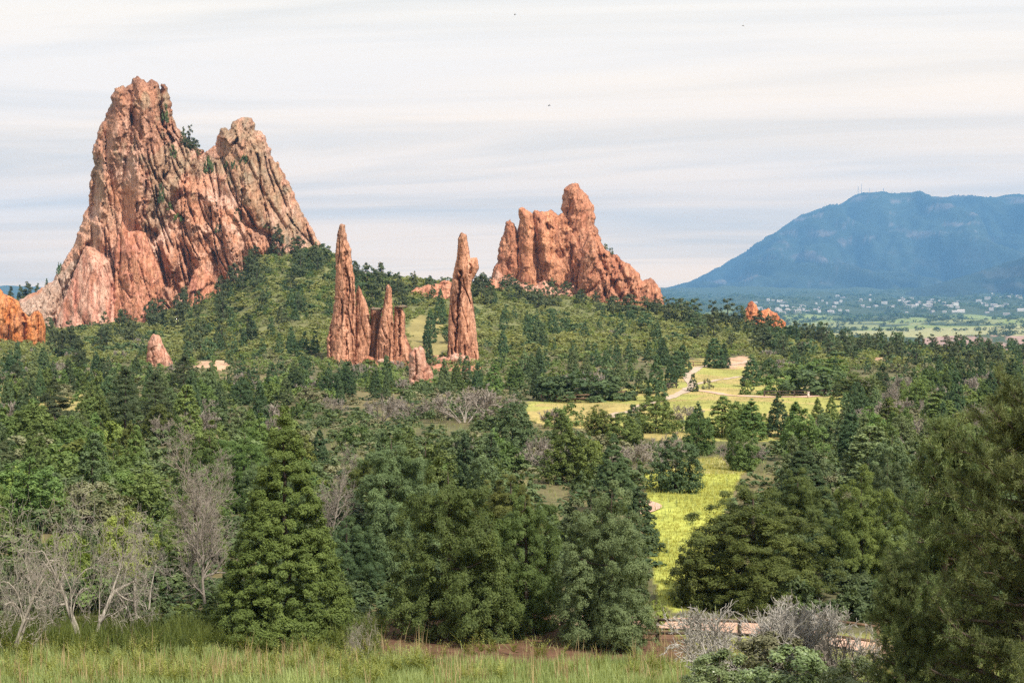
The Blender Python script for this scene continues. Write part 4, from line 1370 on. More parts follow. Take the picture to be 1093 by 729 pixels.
# ------------------------------------------------------------------ plants: the ones that can be told apart in the photograph
HAND = [
    # kind, u, top row, depth (or None) / base row, width px, tone, label
    ('cone', 303, 431, 45, 150, 'deep', 'big dense cone-shaped juniper standing alone in front'),
    ('broad', 478, 486, 45.5, 156, 'green', 'broad bright green juniper with two dark trunks, front row centre'),
    ('broad', 560, 515, 46.5, 112, 'green', 'feathery green juniper squeezed between two broad ones in the front row'),
    ('broad', 653, 508, 44.5, 146, 'grey', 'grey-green juniper with a bare dark trunk showing, front row'),
    ('broad', 803, 512, 52, 200, 'olive', 'broad olive-green juniper behind the grey bush'),
    ('broad', 741, 572, 51, 56, 'olive', 'low olive juniper added as the lower left bough of the broad olive one'),  # added crown, acts as a low bough of the broad olive juniper
    ('broad', 418, 455, 58, 138, 'grey', 'large grey-green juniper behind the front row, left of centre'),
    ('cone', 858, 470, 70, 84, 'dark', 'tall dark cone juniper right behind the broad olive one'),
    ('broad', 922, 497, 56, 104, 'olive', 'dark juniper with a yellow-green crown beside the big pine'),
    ('cone', 655, 460, 76, 56, 'dark', 'dark pillar-shaped juniper behind the grey-green one'),
    ('cone', 683, 512, 66, 46, 'dark', 'dark narrow juniper at the left edge of the green meadow'),
    ('broad', 722, 462, 84, 64, 'dark', 'round dark juniper alone at the top of the green meadow'),
    ('broad', 375, 520, 62, 90, 'dark', 'shadowed juniper between the big cone and the grey-green one'),
    ('broad', 950, 480, 66, 70, 'grey', 'greyish juniper left of the big pine, half hidden'),
    ('broad', 28, 484, 72, 86, 'green', 'green juniper behind the dead branches at the left edge'),
    ('broad', 75, 468, 96, 110, 'green', 'rounded juniper behind the left dead tangle'),
    ('broad', 140, 500, 78, 100, 'grey', 'soft grey-green juniper left of the tall bare tree'),
    ('cone', 600, 440, 112, 34, 'green', 'green cone juniper behind the front row centre'),
    ('broad', 548, 428, 112, 60, 'dark', 'dark double juniper in the middle of the wood'),
    ('broad', 500, 452, 92, 80, 'grey', 'pale grey-green juniper in the middle of the wood'),
    ('broad', 610, 455, 88, 70, 'olive', 'olive juniper behind the bare grey thicket'),
    ('cone', 850, 428, 112, 42, 'green', None), ('cone', 910, 440, 100, 40, 'dark', None), ('cone', 930, 452, 88, 72, 'grey', None), ('cone', 908, 430, 110, 30, 'dark', None),
    ('cone', 1002, 418, 128, 54, 'green', None), ('broad', 1020, 440, 104, 70, 'olive', None), ('cone', 1080, 378, 200, 26, 'dark', None), ('cone', 1058, 398, 190, 20, 'dark', None),
    ('cone', 950, 424, 128, 36, 'olive', None), ('broad', 918, 398, 190, 62, 'olive', None), ('broad', 790, 448, 98, 50, 'green', None), ('broad', 745, 436, 110, 42, 'green', None),
    ('cone', 277, 407, 128, 28, 'dark', 'very slim dark juniper just above the big cone'),
    ('cone', 199, 409, 125, 38, 'green', None), ('cone', 95, 424, 128, 34, 'green', None), ('cone', 108, 420, 118, 30, 'green', None), ('cone', 22, 419, 125, 28, 'dark', None), ('cone', 35, 425, 118, 30, 'green', None),
    # the dry meadow and its rim
    ('cone', 763, 360, 393, 26, 'dark', 'dark cone juniper in the dry meadow by the bare sand'), ('cone', 773, 366, 393, 16, 'dark', None), ('cone', 740, 396, 418, 13, 'dark', 'tiny dark juniper at the bend of the pale path'),
    ('cone', 802, 378, 412, 26, 'dark', None), ('broad', 822, 382, 410, 28, 'dark', None), ('cone', 701, 378, 428, 26, 'dark', 'dark cone juniper on the left side of the path bend'), ('cone', 716, 385, 414, 18, 'dark', None),
    ('cone', 722, 374, 404, 24, 'dark', None), ('cone', 729, 368, 398, 20, 'dark', None), ('cone', 685, 390, 420, 20, 'grey', None), ('cone', 708, 363, 390, 17, 'dark', None), ('cone', 693, 362, 384, 14, 'dark', None),
    ('cone', 662, 382, 410, 20, 'grey', None), ('cone', 648, 384, 409, 16, 'grey', None), ('cone', 590, 392, 426, 22, 'olive', None),
    ('cone', 745, 427, 462, 20, 'dark', None), ('cone', 771, 421, 466, 42, 'green', None), ('cone', 787, 427, 462, 22, 'green', None), ('cone', 802, 424, 470, 38, 'green', None), ('cone', 831, 418, 466, 30, 'dark', 'sharp dark cone juniper at the near rim of the dry meadow'),
    ('cone', 848, 434, 470, 26, 'dark', None), ('broad', 700, 422, 462, 58, 'green', None), ('broad', 665, 440, 476, 50, 'green', None), ('broad', 640, 430, 464, 42, 'olive', None), ('broad', 610, 430, 455, 30, 'green', None),
    ('cone', 873, 424, 458, 20, 'olive', None), ('cone', 888, 422, 456, 22, 'green', None), ('broad', 880, 436, 470, 40, 'grey', None),
    # left middle distance
    ('cone', 244, 363, 389, 10, 'dark', None), ('cone', 250, 354, 378, 9, 'dark', None), ('cone', 225, 386, 421, 17, 'grey', None), ('cone', 265, 393, 420, 14, 'dark', None), ('cone', 290, 386, 416, 18, 'dark', None),
    ('cone', 314, 382, 414, 18, 'grey', None), ('cone', 298, 352, 378, 12, 'dark', None), ('cone', 312, 357, 382, 14, 'dark', None), ('cone', 325, 350, 378, 12, 'dark', None), ('cone', 336, 352, 378, 11, 'dark', None),
    ('cone', 344, 388, 423, 20, 'green', None), ('cone', 369, 383, 414, 18, 'dark', None), ('cone', 201, 361, 386, 14, 'dark', None), ('broad', 222, 361, 384, 17, 'dark', None), ('cone', 216, 406, 432, 16, 'grey', None),
    ('cone', 103, 377, 404, 18, 'dark', 'dark pointed juniper in front of the wedge-shaped rock'), ('cone', 36, 377, 420, 20, 'grey', None), ('cone', 46, 370, 398, 16, 'dark', None), ('cone', 152, 360, 384, 9, 'dark', None),
    ('broad', 12, 372, 405, 30, 'dark', None), ('cone', 248, 386, 412, 15, 'grey', None), ('cone', 280, 360, 384, 12, 'dark', None), ('cone', 257, 377, 402, 14, 'dark', None), ('cone', 305, 402, 432, 18, 'grey', None),
    ('cone', 401, 392, 425, 15, 'dark', None), ('cone', 412, 396, 430, 12, 'dark', None), ('cone', 456, 346, 388, 14, 'dark', None), ('cone', 470, 308, 346, 16, 'dark', None), ('cone', 459, 328, 366, 17, 'dark', None),
    ('cone', 540, 322, 344, 10, 'dark', None), ('cone', 537, 352, 380, 14, 'dark', None), ('cone', 560, 372, 404, 20, 'grey', None), ('cone', 575, 374, 402, 18, 'dark', None), ('cone', 612, 372, 400, 16, 'grey', None),
    ('cone', 626, 376, 402, 16, 'grey', None), ('cone', 635, 366, 392, 14, 'dark', None), ('cone', 612, 362, 386, 13, 'dark', None), ('broad', 603, 333, 352, 16, 'dark', None), ('cone', 640, 338, 352, 8, 'dark', None),
    ('cone', 657, 348, 366, 10, 'dark', None), ('cone', 702, 348, 366, 9, 'dark', None), ('cone', 672, 366, 384, 12, 'dark', None), ('cone', 550, 385, 415, 22, 'green', None), ('cone', 527, 388, 420, 24, 'green', None),
    # pines on the left
    ('pine', 57, 404, 470, 50, 'pine', 'layered dark pine left of the bright oak clump'), ('pine', 133, 388, 462, 46, 'pine', 'tallest dark pine of the left middle wood'), ('pine', 166, 396, 458, 42, 'pine', 'dark pine directly below the wedge-shaped rock'),
    ('pine', 196, 376, 424, 34, 'pine', 'dark layered pine right of the wedge-shaped rock'), ('pine', 84, 356, 398, 20, 'pine', 'open ragged pine below the pink flatiron'), ('pine', 18, 384, 430, 30, 'pine', None), ('pine', 60, 350, 380, 16, 'pine', None),
    ('pine', 4, 470, 520, 40, 'pine', None),
    # foot of the cliff
    ('pine', 296, 238, 274, 19, 'pine', 'tall open pine at the right foot of the cliff'), ('pine', 272, 262, 294, 22, 'pine', 'dark bushy pine at the lower right foot of the cliff'), ('pine', 318, 250, 272, 20, 'pine', None), ('pine', 345, 258, 282, 22, 'pine', None),
    ('pine', 335, 262, 285, 18, 'pine', None), ('pine', 212, 308, 338, 13, 'pine', None), ('pine', 168, 318, 350, 24, 'pine', None), ('pine', 142, 336, 364, 22, 'pine', None), ('pine', 238, 316, 344, 20, 'pine', None), ('pine', 242, 296, 318, 14, 'pine', None),
    ('pine', 196, 306, 332, 14, 'pine', None), ('pine', 128, 330, 360, 16, 'pine', None), ('pine', 108, 350, 374, 22, 'pine', None), ('pine', 310, 290, 312, 18, 'pine', None), ('pine', 280, 310, 334, 14, 'pine', None),
    # saddle skyline
    ('pine', 378, 276, 304, 20, 'pine', None), ('pine', 392, 280, 310, 28, 'pine', None), ('pine', 408, 280, 312, 26, 'pine', None), ('pine', 424, 290, 316, 18, 'pine', None), ('pine', 441, 289, 310, 13, 'pine', None), ('pine', 430, 300, 328, 20, 'pine', None),
    ('pine', 460, 294, 314, 16, 'pine', None), ('pine', 472, 295, 312, 9, 'pine', None), ('pine', 514, 290, 322, 22, 'pine', None), ('pine', 524, 302, 326, 18, 'pine', None), ('pine', 372, 286, 330, 20, 'pine', None), ('pine', 398, 302, 330, 24, 'pine', None),
    # before the crag
    ('pine', 552, 298, 322, 16, 'pine', None), ('pine', 574, 306, 330, 18, 'pine', None), ('pine', 590, 296, 326, 18, 'pine', None), ('pine', 582, 300, 330, 15, 'pine', None), ('pine', 620, 308, 326, 14, 'pine', None), ('pine', 636, 310, 326, 12, 'pine', None),
    ('pine', 655, 314, 336, 22, 'pine', None), ('pine', 672, 312, 337, 26, 'pine', None), ('pine', 688, 316, 336, 20, 'pine', None), ('pine', 700, 322, 336, 16, 'pine', None),
    # ridge skyline to the right of the crag
    ('pine', 714, 318, 344, 20, 'pine', None), ('pine', 727, 316, 346, 24, 'pine', None), ('pine', 742, 318, 350, 26, 'pine', None), ('pine', 760, 320, 350, 22, 'pine', None), ('pine', 777, 318, 350, 30, 'pine', None), ('pine', 790, 324, 350, 20, 'pine', None),
    ('pine', 812, 331, 354, 24, 'pine', None), ('pine', 825, 336, 356, 18, 'pine', None), ('pine', 850, 342, 364, 20, 'pine', None), ('pine', 860, 343, 364, 18, 'pine', None), ('pine', 868, 345, 364, 14, 'pine', None), ('pine', 882, 344, 368, 22, 'pine', None),
    ('pine', 897, 360, 372, 16, 'pine', None), ('pine', 914, 360, 374, 14, 'pine', None), ('pine', 762, 330, 360, 20, 'pine', None), ('pine', 745, 338, 362, 22, 'pine', None), ('pine', 800, 340, 360, 20, 'pine', None), ('pine', 815, 350, 376, 34, 'pine', None),
    ('pine', 948, 360, 384, 18, 'pine', None), ('pine', 978, 368, 392, 22, 'pine', None), ('pine', 1000, 366, 392, 24, 'pine', None), ('pine', 1022, 366, 394, 26, 'pine', None), ('pine', 1050, 370, 396, 24, 'pine', None), ('pine', 1066, 374, 396, 22, 'pine', None), ('pine', 1036, 372, 394, 20, 'pine', None),
    ('pine', 962, 366, 388, 16, 'pine', None),
    # close at the right edge
    ('nearpine', 1088, 414, 24, 236, 'nearpine', 'big dark green pine filling the right edge of the photo'),
    ('nearpine', 1012, 468, 30, 150, 'nearpine', 'smaller pine pressed against the left side of the big one'),
    ('nearpine', 968, 600, 25, 92, 'nearpine', 'low young pine in front of the two right-edge pines'),
    # dead wood
    ('dead', 222, 436, 50, 120, 'tall', 'tall bare pinkish-grey tree left of the big cone juniper'), ('dead', 352, 468, 60, 86, 'tall', 'grey bare tree half hidden right of the big cone juniper'), ('dead', 196, 470, 54, 84, 'tall', 'second bare tree leaning behind the tall pinkish-grey one'),
    ('dead', 92, 505, 45, 150, 'gnarl', 'gnarled pale dead tree with a hanging broken limb'), ('dead', 8, 520, 43, 140, 'gnarl', 'bleached dead tree cut by the left edge of the photo'), ('dead', 152, 545, 47, 110, 'gnarl', 'twisted grey dead tree between the gnarled one and the tall bare one'),
    ('dead', 40, 560, 47, 110, 'gnarl', 'low dead tangle behind the bleached left tree'), ('dead', 388, 645, 42, 54, 'gnarl', 'small fallen dead branch right of the big cone juniper'),
    ('twig', 800, 620, 33, 205, 'pale', 'silvery bare bush standing in front of the olive juniper'), ('twig', 876, 632, 34, 150, 'pale', 'silvery bare bush in front of the brown rail fence'), ('twig', 905, 668, 31, 90, 'pale', 'low grey bush below the smaller pine'),
    ('twig', 588, 472, 96, 82, 'mid', 'bare pinkish thicket behind the broad front junipers'), ('twig', 495, 408, 452, 90, 'mid', 'long bare grey thicket right of the stubby pink rock'), ('twig', 525, 412, 448, 70, 'mid', None), ('twig', 405, 418, 452, 56, 'mid', None), ('twig', 440, 422, 448, 44, 'mid', None),
    ('twig', 620, 393, 424, 66, 'mid', 'bare grey bushes topping the dark oak thicket'), ('twig', 800, 466, 496, 46, 'mid', None), ('twig', 780, 470, 498, 40, 'mid', None), ('twig', 960, 398, 424, 50, 'mid', None), ('twig', 975, 440, 476, 42, 'mid', None), ('twig', 1035, 428, 468, 36, 'mid', None),
    ('twig', 930, 436, 462, 30, 'mid', None), ('twig', 925, 404, 424, 30, 'mid', None), ('twig', 175, 440, 475, 36, 'mid', None), ('twig', 290, 440, 470, 30, 'mid', None), ('twig', 860, 440, 470, 30, 'mid', None),
    # leafy shrubs
    ('oak', 822, 676, 32, 120, 'sage', 'pale grey-green leafy bush growing through the silvery twigs'), ('oak', 768, 694, 30, 100, 'glossy', 'low glossy-leaved bush mixed with silvery twigs near the bottom edge'), ('oak', 850, 690, 29, 120, 'glossy', 'small-leaved pale green bush at the bottom edge beside the pine'), ('oak', 912, 700, 28, 90, 'glossy', 'dark glossy bush in the bottom right corner'),
    ('oak', 100, 466, 96, 76, 'lime', 'bright lime-green oak clump behind the left dead trees'), ('oak', 62, 474, 92, 60, 'oak', None), ('oak', 130, 545, 56, 70, 'lime', 'bright green bush seen through the dead branches'), ('oak', 70, 570, 52, 80, 'lime', 'lime bush behind the gnarled dead tree'),
    ('oak', 20, 600, 50, 80, 'oakdark', None), ('oak', 180, 600, 54, 80, 'oakdark', None), ('oak', 230, 620, 52, 60, 'oakdark', None), ('oak', 360, 610, 56, 70, 'oakdark', None),
    ('oak', 620, 398, 428, 92, 'oakdark', 'wide dark oak thicket at the left end of the dry meadow'), ('oak', 585, 400, 428, 48, 'oakdark', None), ('oak', 655, 402, 427, 60, 'oakdark', None), ('oak', 862, 392, 421, 80, 'oakdark', 'wide dark oak thicket at the right end of the dry meadow'), ('oak', 832, 398, 421, 50, 'oak', None),
    ('oak', 893, 398, 421, 46, 'oakdark', None), ('oak', 755, 404, 415, 13, 'sage', 'small grey-brown shrub beside the tiny juniper at the path bend'), ('oak', 880, 382, 400, 60, 'oak', None), ('oak', 802, 404, 421, 22, 'oak', None),
    ('broad', 372, 548, 53, 92, 'dark', 'dark juniper added as the shade in the gap right of the big cone juniper'), ('oak', 392, 628, 50, 66, 'oakdark', None), ('oak', 345, 630, 51, 50, 'oakdark', None),  # dark plants added here to fill the gap with shade
    ('oak', 10, 560, 60, 90, 'oak', None), ('oak', 110, 600, 51, 90, 'oak', None), ('oak', 60, 615, 50, 80, 'oakdark', None), ('oak', 150, 620, 50.5, 70, 'oakdark', None), ('oak', 205, 640, 49, 60, 'oak', None), ('oak', -20, 620, 49, 70, 'oakdark', None), ('broad', 215, 530, 62, 80, 'dark', 'dark juniper showing through the tall bare trees'),
    ('oak', 880, 600, 58, 70, 'oakdark', None), ('oak', 910, 610, 54, 60, 'oakdark', None), ('oak', 850, 625, 50, 50, 'oak', None), ('broad', 890, 560, 58, 80, 'dark', 'shadowed juniper between the olive one and the brown fence'), ('oak', 940, 625, 50, 70, 'oakdark', None), ('oak', 985, 610, 52, 70, 'oak', None),
    ('oak', 700, 640, 48, 26, 'lime', None),
    ('oak', 300, 442, 470, 40, 'oak', None),
]
for (kind, u, vt, dv, w, tone, lab) in HAND:
    d = dv if dv < 200 and not (dv > 128 and vt < dv and dv - vt < 90 and dv >= 300) else dv
    if dv >= 250:
        d = solve_d(u, dv)
    plant(kind, u, vt, d, w, tone, label=lab)

# plants rooted on the rock itself
bvh_v, bvh_f, off = [], [], 0
for o, base in ROCKS:
    me = o.data
    nv = len(me.vertices)
    co = np.empty(nv * 3)
    me.vertices.foreach_get('co', co)
    tri = np.empty(len(me.loops), int)
    me.loops.foreach_get('vertex_index', tri)
    bvh_v.append(co.reshape(-1, 3) + base)
    bvh_f.append(tri.reshape(-1, 3) + off)
    off += nv
rock_bvh = BVHTree.FromPolygons([tuple(a) for a in np.concatenate(bvh_v)], [tuple(a) for a in np.concatenate(bvh_f).tolist()])


def on_rock(u, v):
    r = Vector([float(q) for q in np.stack(ray(u, v))])
    h = rock_bvh.ray_cast(Vector((0, 0, CZ)), r.normalized())
    return h[0]


for (kind, u, vt, vb, w, tone, lab) in [
    ('pine', 203, 133, 160, 13, 'pine', 'taller of the lone pines in the notch of the big cliff'), ('pine', 196, 135, 156, 8, 'pine', 'slim pine left of the taller one in the cliff notch'), ('pine', 210, 149, 166, 12, 'pine', 'lower right pine of the three in the cliff notch'),
    ('oak', 184, 155, 168, 9, 'oakdark', None), ('oak', 222, 168, 186, 12, 'oakdark', None), ('oak', 243, 168, 178, 8, 'oakdark', None), ('oak', 250, 172, 182, 9, 'oakdark', None), ('oak', 260, 165, 174, 9, 'oakdark', None),
    ('oak', 172, 195, 216, 7, 'oakdark', None), ('oak', 178, 215, 224, 12, 'oak', None), ('pine', 253, 220, 240, 9, 'pine', 'thin pine on the ledge low on the right peak'), ('oak', 269, 230, 237, 11, 'oak', None), ('oak', 176, 110, 130, 8, 'oakdark', None), ('oak', 284, 236, 243, 10, 'oak', None),
    ('oak', 63, 280, 287, 6, 'oakdark', None), ('oak', 652, 264, 271, 6, 'oakdark', None), ('oak', 646, 260, 266, 6, 'oakdark', None), ('oak', 190, 228, 236, 12, 'oak', None), ('oak', 232, 240, 248, 7, 'oakdark', None)]:
    h = on_rock(u, vb)
    if h is None:
        h = on_rock(u, vb + 6)
    if h is None:
        continue
    plant(kind, u, vt, h.y, w, tone, label=lab, pos=(h.x, h.y + 0.2, h.z - 0.2))
for (u, vt, vb, w) in [(22, 302, 320, 14), (30, 298, 318, 20), (40, 300, 316, 12), (50, 297, 308, 10), (12, 304, 320, 12)]:
    d = 600.0
    x = (u - U0) / F * d
    P_ = pt(u, vb + 6, d)
    plant('pine', u, vt, d, w, 'pine', pos=(float(P_[0]), d, float(terrain(P_[0], d))))

# ------------------------------------------------------------------ plants: filling the wood
KEEP = [  # parts of the picture that nothing scattered may stand in front of
    (MEADOW_GREEN, 57, 120), ([(456, 404), (562, 404), (562, 442), (456, 442)], 20, 205), ([(548, 472), (632, 472), (632, 515), (548, 515)], 20, 94), ([(574, 394), (690, 394), (690, 426), (574, 426)], 20, 180), ([(690, 462), (756, 462), (756, 526), (690, 526)], 20, 83), ([(378, 420), (440, 420), (440, 446), (378, 446)], 20, 215), ([(35, 386), (226, 386), (226, 440), (35, 440)], 20, 120), ([(160, 438), (240, 438), (240, 560), (160, 560)], 20, 50), ([(556, 425), (640, 425), (690, 403), (736, 380), (806, 380), (842, 402), (905, 408), (905, 424), (860, 430), (560, 428)], 150, 420),
    ([(346, 240), (398, 240), (398, 382), (346, 384)], 20, 320), ([(398, 300), (444, 300), (444, 378), (398, 378)], 20, 318), ([(474, 245), (514, 245), (514, 376), (474, 376)], 20, 322),
    ([(435, 366), (464, 366), (464, 410), (435, 410)], 20, 228), ([(155, 355), (187, 355), (187, 388), (155, 388)], 20, 296), ([(204, 384), (248, 384), (248, 393), (204, 393)], 20, 420), ([(928, 380), (953, 380), (953, 389), (928, 389)], 20, 420), MEADOW_SADDLE,
]
KEEP = [k if isinstance(k, tuple) and len(k) == 3 and isinstance(k[0], list) else (k, 20, 460) for k in KEEP]
OCC = np.array([[p_['x'], p_['y'], p_['W'] * .5] for p_ in PLANTS])
R2 = np.random.default_rng(77)


def blocked(u, vt, vb, d, wpx, x, y, r):
    if (d < 118 and vt < 456 and 320 < u < 860) or (d < 150 and vt < 428):
        return True
    for poly, d0, d1 in KEEP:
        if d < d1:
            for (a, b) in ((u, vb), (u, (vt + vb) / 2), (u - wpx * .35, (vt + vb) / 2), (u + wpx * .35, (vt + vb) / 2), (u, vt + 2)):
                if inpoly(np.array([a]), np.array([b]), poly)[0]:
                    return True
    q = OCC[np.abs(OCC[:, 1] - y) < 8]
    if len(q) and (np.hypot(q[:, 0] - x, q[:, 1] - y) < 0.62 * (q[:, 2] + r)).any():
        return True
    for C in PATHS:
        if (np.hypot(C[:, 0] - x, C[:, 1] - y) < r * .7 + 1.2).any():
            return True
    return False


def scatter(kind, n, ubox, dbox, Hr, ratio, tones, tries=6, power=1.0, cond=None, noise=None):
    global OCC
    made = 0
    new = []
    for _ in range(n * tries):
        if made >= n:
            break
        d = dbox[0] + (dbox[1] - dbox[0]) * R2.random() ** power
        u = R2.uniform(*ubox)
        x, y, z = (float(q) for q in ground_pt(u, d))
        if cond and not cond(u, d):
            continue
        if noise and fbm(np.array([x / noise[0]]), np.array([y / noise[0]]), noise[1], 2)[0] < noise[2]:
            continue
        H = R2.uniform(*Hr)
        W = H * R2.uniform(*ratio)
        vb = float(proj(x, y, z)[1])
        hp, wp = H * F / d, W * F / d
        if blocked(u, vb - hp, vb, d, wp, x, y, W * .5):
            continue
        tone = tones[R2.integers(len(tones))]
        plant(kind, u, vb - hp, d, wp, tone, pos=(x, y, z))
        OCC = np.vstack([OCC, [x, y, W * .5]])
        made += 1
    return made


scatter('broad', 26, (-60, 640), (58, 110), (3.0, 4.6), (0.85, 1.15), ['green', 'grey', 'olive', 'green'])
scatter('broad', 16, (820, 1160), (60, 120), (3.0, 4.6), (0.8, 1.1), ['green', 'olive', 'grey'])
scatter('cone', 30, (-60, 1160), (75, 150), (2.8, 4.6), (0.45, 0.6), ['dark', 'green', 'grey', 'green'])
scatter('twig', 34, (-80, 1170), (80, 240), (1.8, 2.8), (1.3, 2.0), ['mid'])
scatter('broad', 44, (-80, 1170), (100, 215), (2.9, 4.5), (0.8, 1.1), ['green', 'grey', 'dark', 'olive', 'green'])
scatter('cone', 150, (-80, 1170), (115, 335), (3.0, 5.2), (0.40, 0.56), ['dark', 'dark', 'dark', 'green', 'grey'])
scatter('oak', 64, (-80, 1170), (58, 180), (1.5, 2.6), (1.2, 1.9), ['oak', 'oakdark', 'oak', 'lime', 'sage'])
scatter('oak', 130, (-80, 1170), (170, 340), (1.4, 2.4), (1.3, 2.2), ['oak', 'oakdark', 'oak', 'sage', 'sage'])
scatter('twig', 30, (-80, 1170), (200, 400), (1.6, 2.6), (1.4, 2.2), ['mid'])
scatter('cone', 90, (200, 1170), (330, 490), (4.2, 6.6), (0.42, 0.6), ['dark', 'dark', 'grey'], noise=(40, 3.0, -0.05))
scatter('broad', 40, (200, 1170), (330, 560), (3.8, 5.8), (0.8, 1.1), ['dark', 'dark', 'grey'], noise=(40, 5.0, -0.05))
scatter('pine', 20, (-60, 350), (330, 520), (6, 9), (0.5, 0.7), ['pine'], noise=(40, 7.0, 0.0))
scatter('pine', 22, (100, 345), (480, 552), (6, 10), (0.55, 0.8), ['pine'])
scatter('pine', 16, (500, 720), (490, 545), (4.5, 7), (0.7, 1.0), ['pine'])
scatter('pine', 40, (780, 1180), (340, 440), (4.0, 6.0), (0.7, 0.95), ['pine'])

# ------------------------------------------------------------------ build the plants as objects
for P_ in PLANTS:
    if P_['level'] is None:
        P_['level'] = level_of(P_['kind'], P_['hp'])
by = {}
for P_ in PLANTS:
    by.setdefault(P_['name'], []).append(P_)
single, merged = [], []
for nm, L in by.items():
    L.sort(key=lambda q: -q['hp'] * min(q['wp'], 200) - (1e6 if q['label'] else 0))
    single += L[:290]
    merged += [(nm, q) for q in L[290:]]


def pick(P_):
    k = P_['kind']
    if k == 'dead':
        key = ('dead', P_['tone'])
    elif k == 'nearpine':
        key = ('nearpine', 'near')
    else:
        key = (k, P_['level'])
    L = PROTO[key]
    if k == 'nearpine':
        return L[0 if P_['W'] > 3.5 else 1]
    return L[int(R2.integers(len(L)))]


def tone_mat(P_, part, me):
    if part in ('crown', 'leaves'):
        return MAT[P_['tone']]
    return None


def put_plant(P_):
    H0, W0, parts = pick(P_)
    sc = (P_['W'] / W0, P_['W'] / W0, P_['H'] / H0)
    rz = float(R2.uniform(0, 6.28))
    single_mesh = len(parts) == 1
    root = None
    if not single_mesh:
        root = empty(P_['name'], (P_['x'], P_['y'], P_['z'] - 0.05))
        root.rotation_euler = (0, 0, rz)
        root.scale = sc
    for pn, me in parts:
        ob = bpy.data.objects.new(P_['name'] if single_mesh else pn, me)
        COL.objects.link(ob)
        m = tone_mat(P_, pn, me)
        if m is not None:
            ob.material_slots[0].link = 'OBJECT'
            ob.material_slots[0].material = m
        if single_mesh:
            ob.location = (P_['x'], P_['y'], P_['z'] - 0.05)
            ob.rotation_euler = (0, 0, rz)
            ob.scale = sc
            root = ob
        else:
            ob.parent = root
    P_['obj'] = root
    root['category'] = CATS[P_['name']]
    root['group'] = GROUPS[P_['name']]
    return root


for P_ in single:
    put_plant(P_)


def arr(me):
    co = np.empty(len(me.vertices) * 3, np.float32)
    me.vertices.foreach_get('co', co)
    t = np.full(len(me.vertices), 0.5, np.float32)
    if 'tint' in me.attributes:
        me.attributes['tint'].data.foreach_get('value', t)
    return co.reshape(-1, 3), t


_cache = {}


def stuff(name, items, matname, label):
    """items: (proto mesh, x, y, z, sxy, sz, rot, tint shift) merged into one object"""
    VV, TT = [], []
    for me, x, y, z, sx, sz, rz, ts in items:
        if me.name not in _cache:
            _cache[me.name] = arr(me)
        co, t = _cache[me.name]
        c, s = math.cos(rz), math.sin(rz)
        VV.append(np.stack([(co[:, 0] * c - co[:, 1] * s) * sx + x, (co[:, 0] * s + co[:, 1] * c) * sx + y, co[:, 2] * sz + z], -1))
        TT.append(np.clip(t + ts, 0, 1))
    V = np.concatenate(VV)
    o = mesh_np(name, V, [quads(len(V) // 4)], MAT[matname], tint=np.concatenate(TT))
    o['kind'] = 'stuff'
    o['label'] = label
    return o


rest = {}
for nm, q in merged:
    H0, W0, parts = PROTO[(q['kind'], 'far' if q['kind'] != 'dead' else 'tall')][int(R2.integers(3))]
    if q['kind'] in ('twig', 'dead'):
        continue
    rest.setdefault(nm, []).append((parts[0][1], q['x'], q['y'], q['z'] - .05, q['W'] / W0, q['H'] / H0, float(R2.uniform(0, 6.28)), float(R2.uniform(-.12, .12))))
for nm, it in rest.items():
    stuff('distant_' + nm + '_growth', it, {'juniper': 'dark', 'leafy_shrub': 'oak', 'pine_tree': 'pine'}[nm], 'many small far-off plants of the same kind merging into the hillside')


def undergrowth(name, n, ubox, dbox, Hr, Wr, matname, label, lev='far', noise=None, power=1.0, block=True, pkind='oak'):
    it = []
    d = dbox[0] + (dbox[1] - dbox[0]) * R2.random(n) ** power
    u = R2.uniform(ubox[0], ubox[1], n)
    x, y, z = ground_pt(u, d)
    vb = proj(x, y, z)[1]
    ok = np.ones(n, bool)
    if noise:
        ok &= fbm(x / noise[0], y / noise[0], noise[1], 2) > noise[2]
    if block:
        for poly in (MEADOW_GREEN, MEADOW_DRY, MEADOW_LEFT, MEADOW_SADDLE, BARE_A, BARE_B, BARE_C, SOIL):
            ok &= ~inpoly(u, vb + 1, poly)
        for C in PATHS:
            for j in range(0, len(C), 2):
                ok &= np.hypot(x - C[j, 0], y - C[j, 1]) > 1.9
        H = R2.uniform(Hr[0], Hr[1], n)
        for poly in (MEADOW_GREEN, MEADOW_DRY, MEADOW_LEFT, MEADOW_SADDLE):
            ok &= ~inpoly(u, vb - H * F / d * .8, poly) | (d > 420)
    else:
        H = R2.uniform(Hr[0], Hr[1], n)
    PR = PROTO[(pkind, lev)]
    for i in np.nonzero(ok)[0]:
        H0, W0, parts = PR[int(R2.integers(len(PR)))]
        W = R2.uniform(*Wr)
        it.append((parts[0][1], x[i], y[i], z[i] - 0.12, W / W0, H[i] / H0, float(R2.uniform(0, 6.28)), float(R2.uniform(-.15, .15))))
    return stuff(name, it, matname, label)


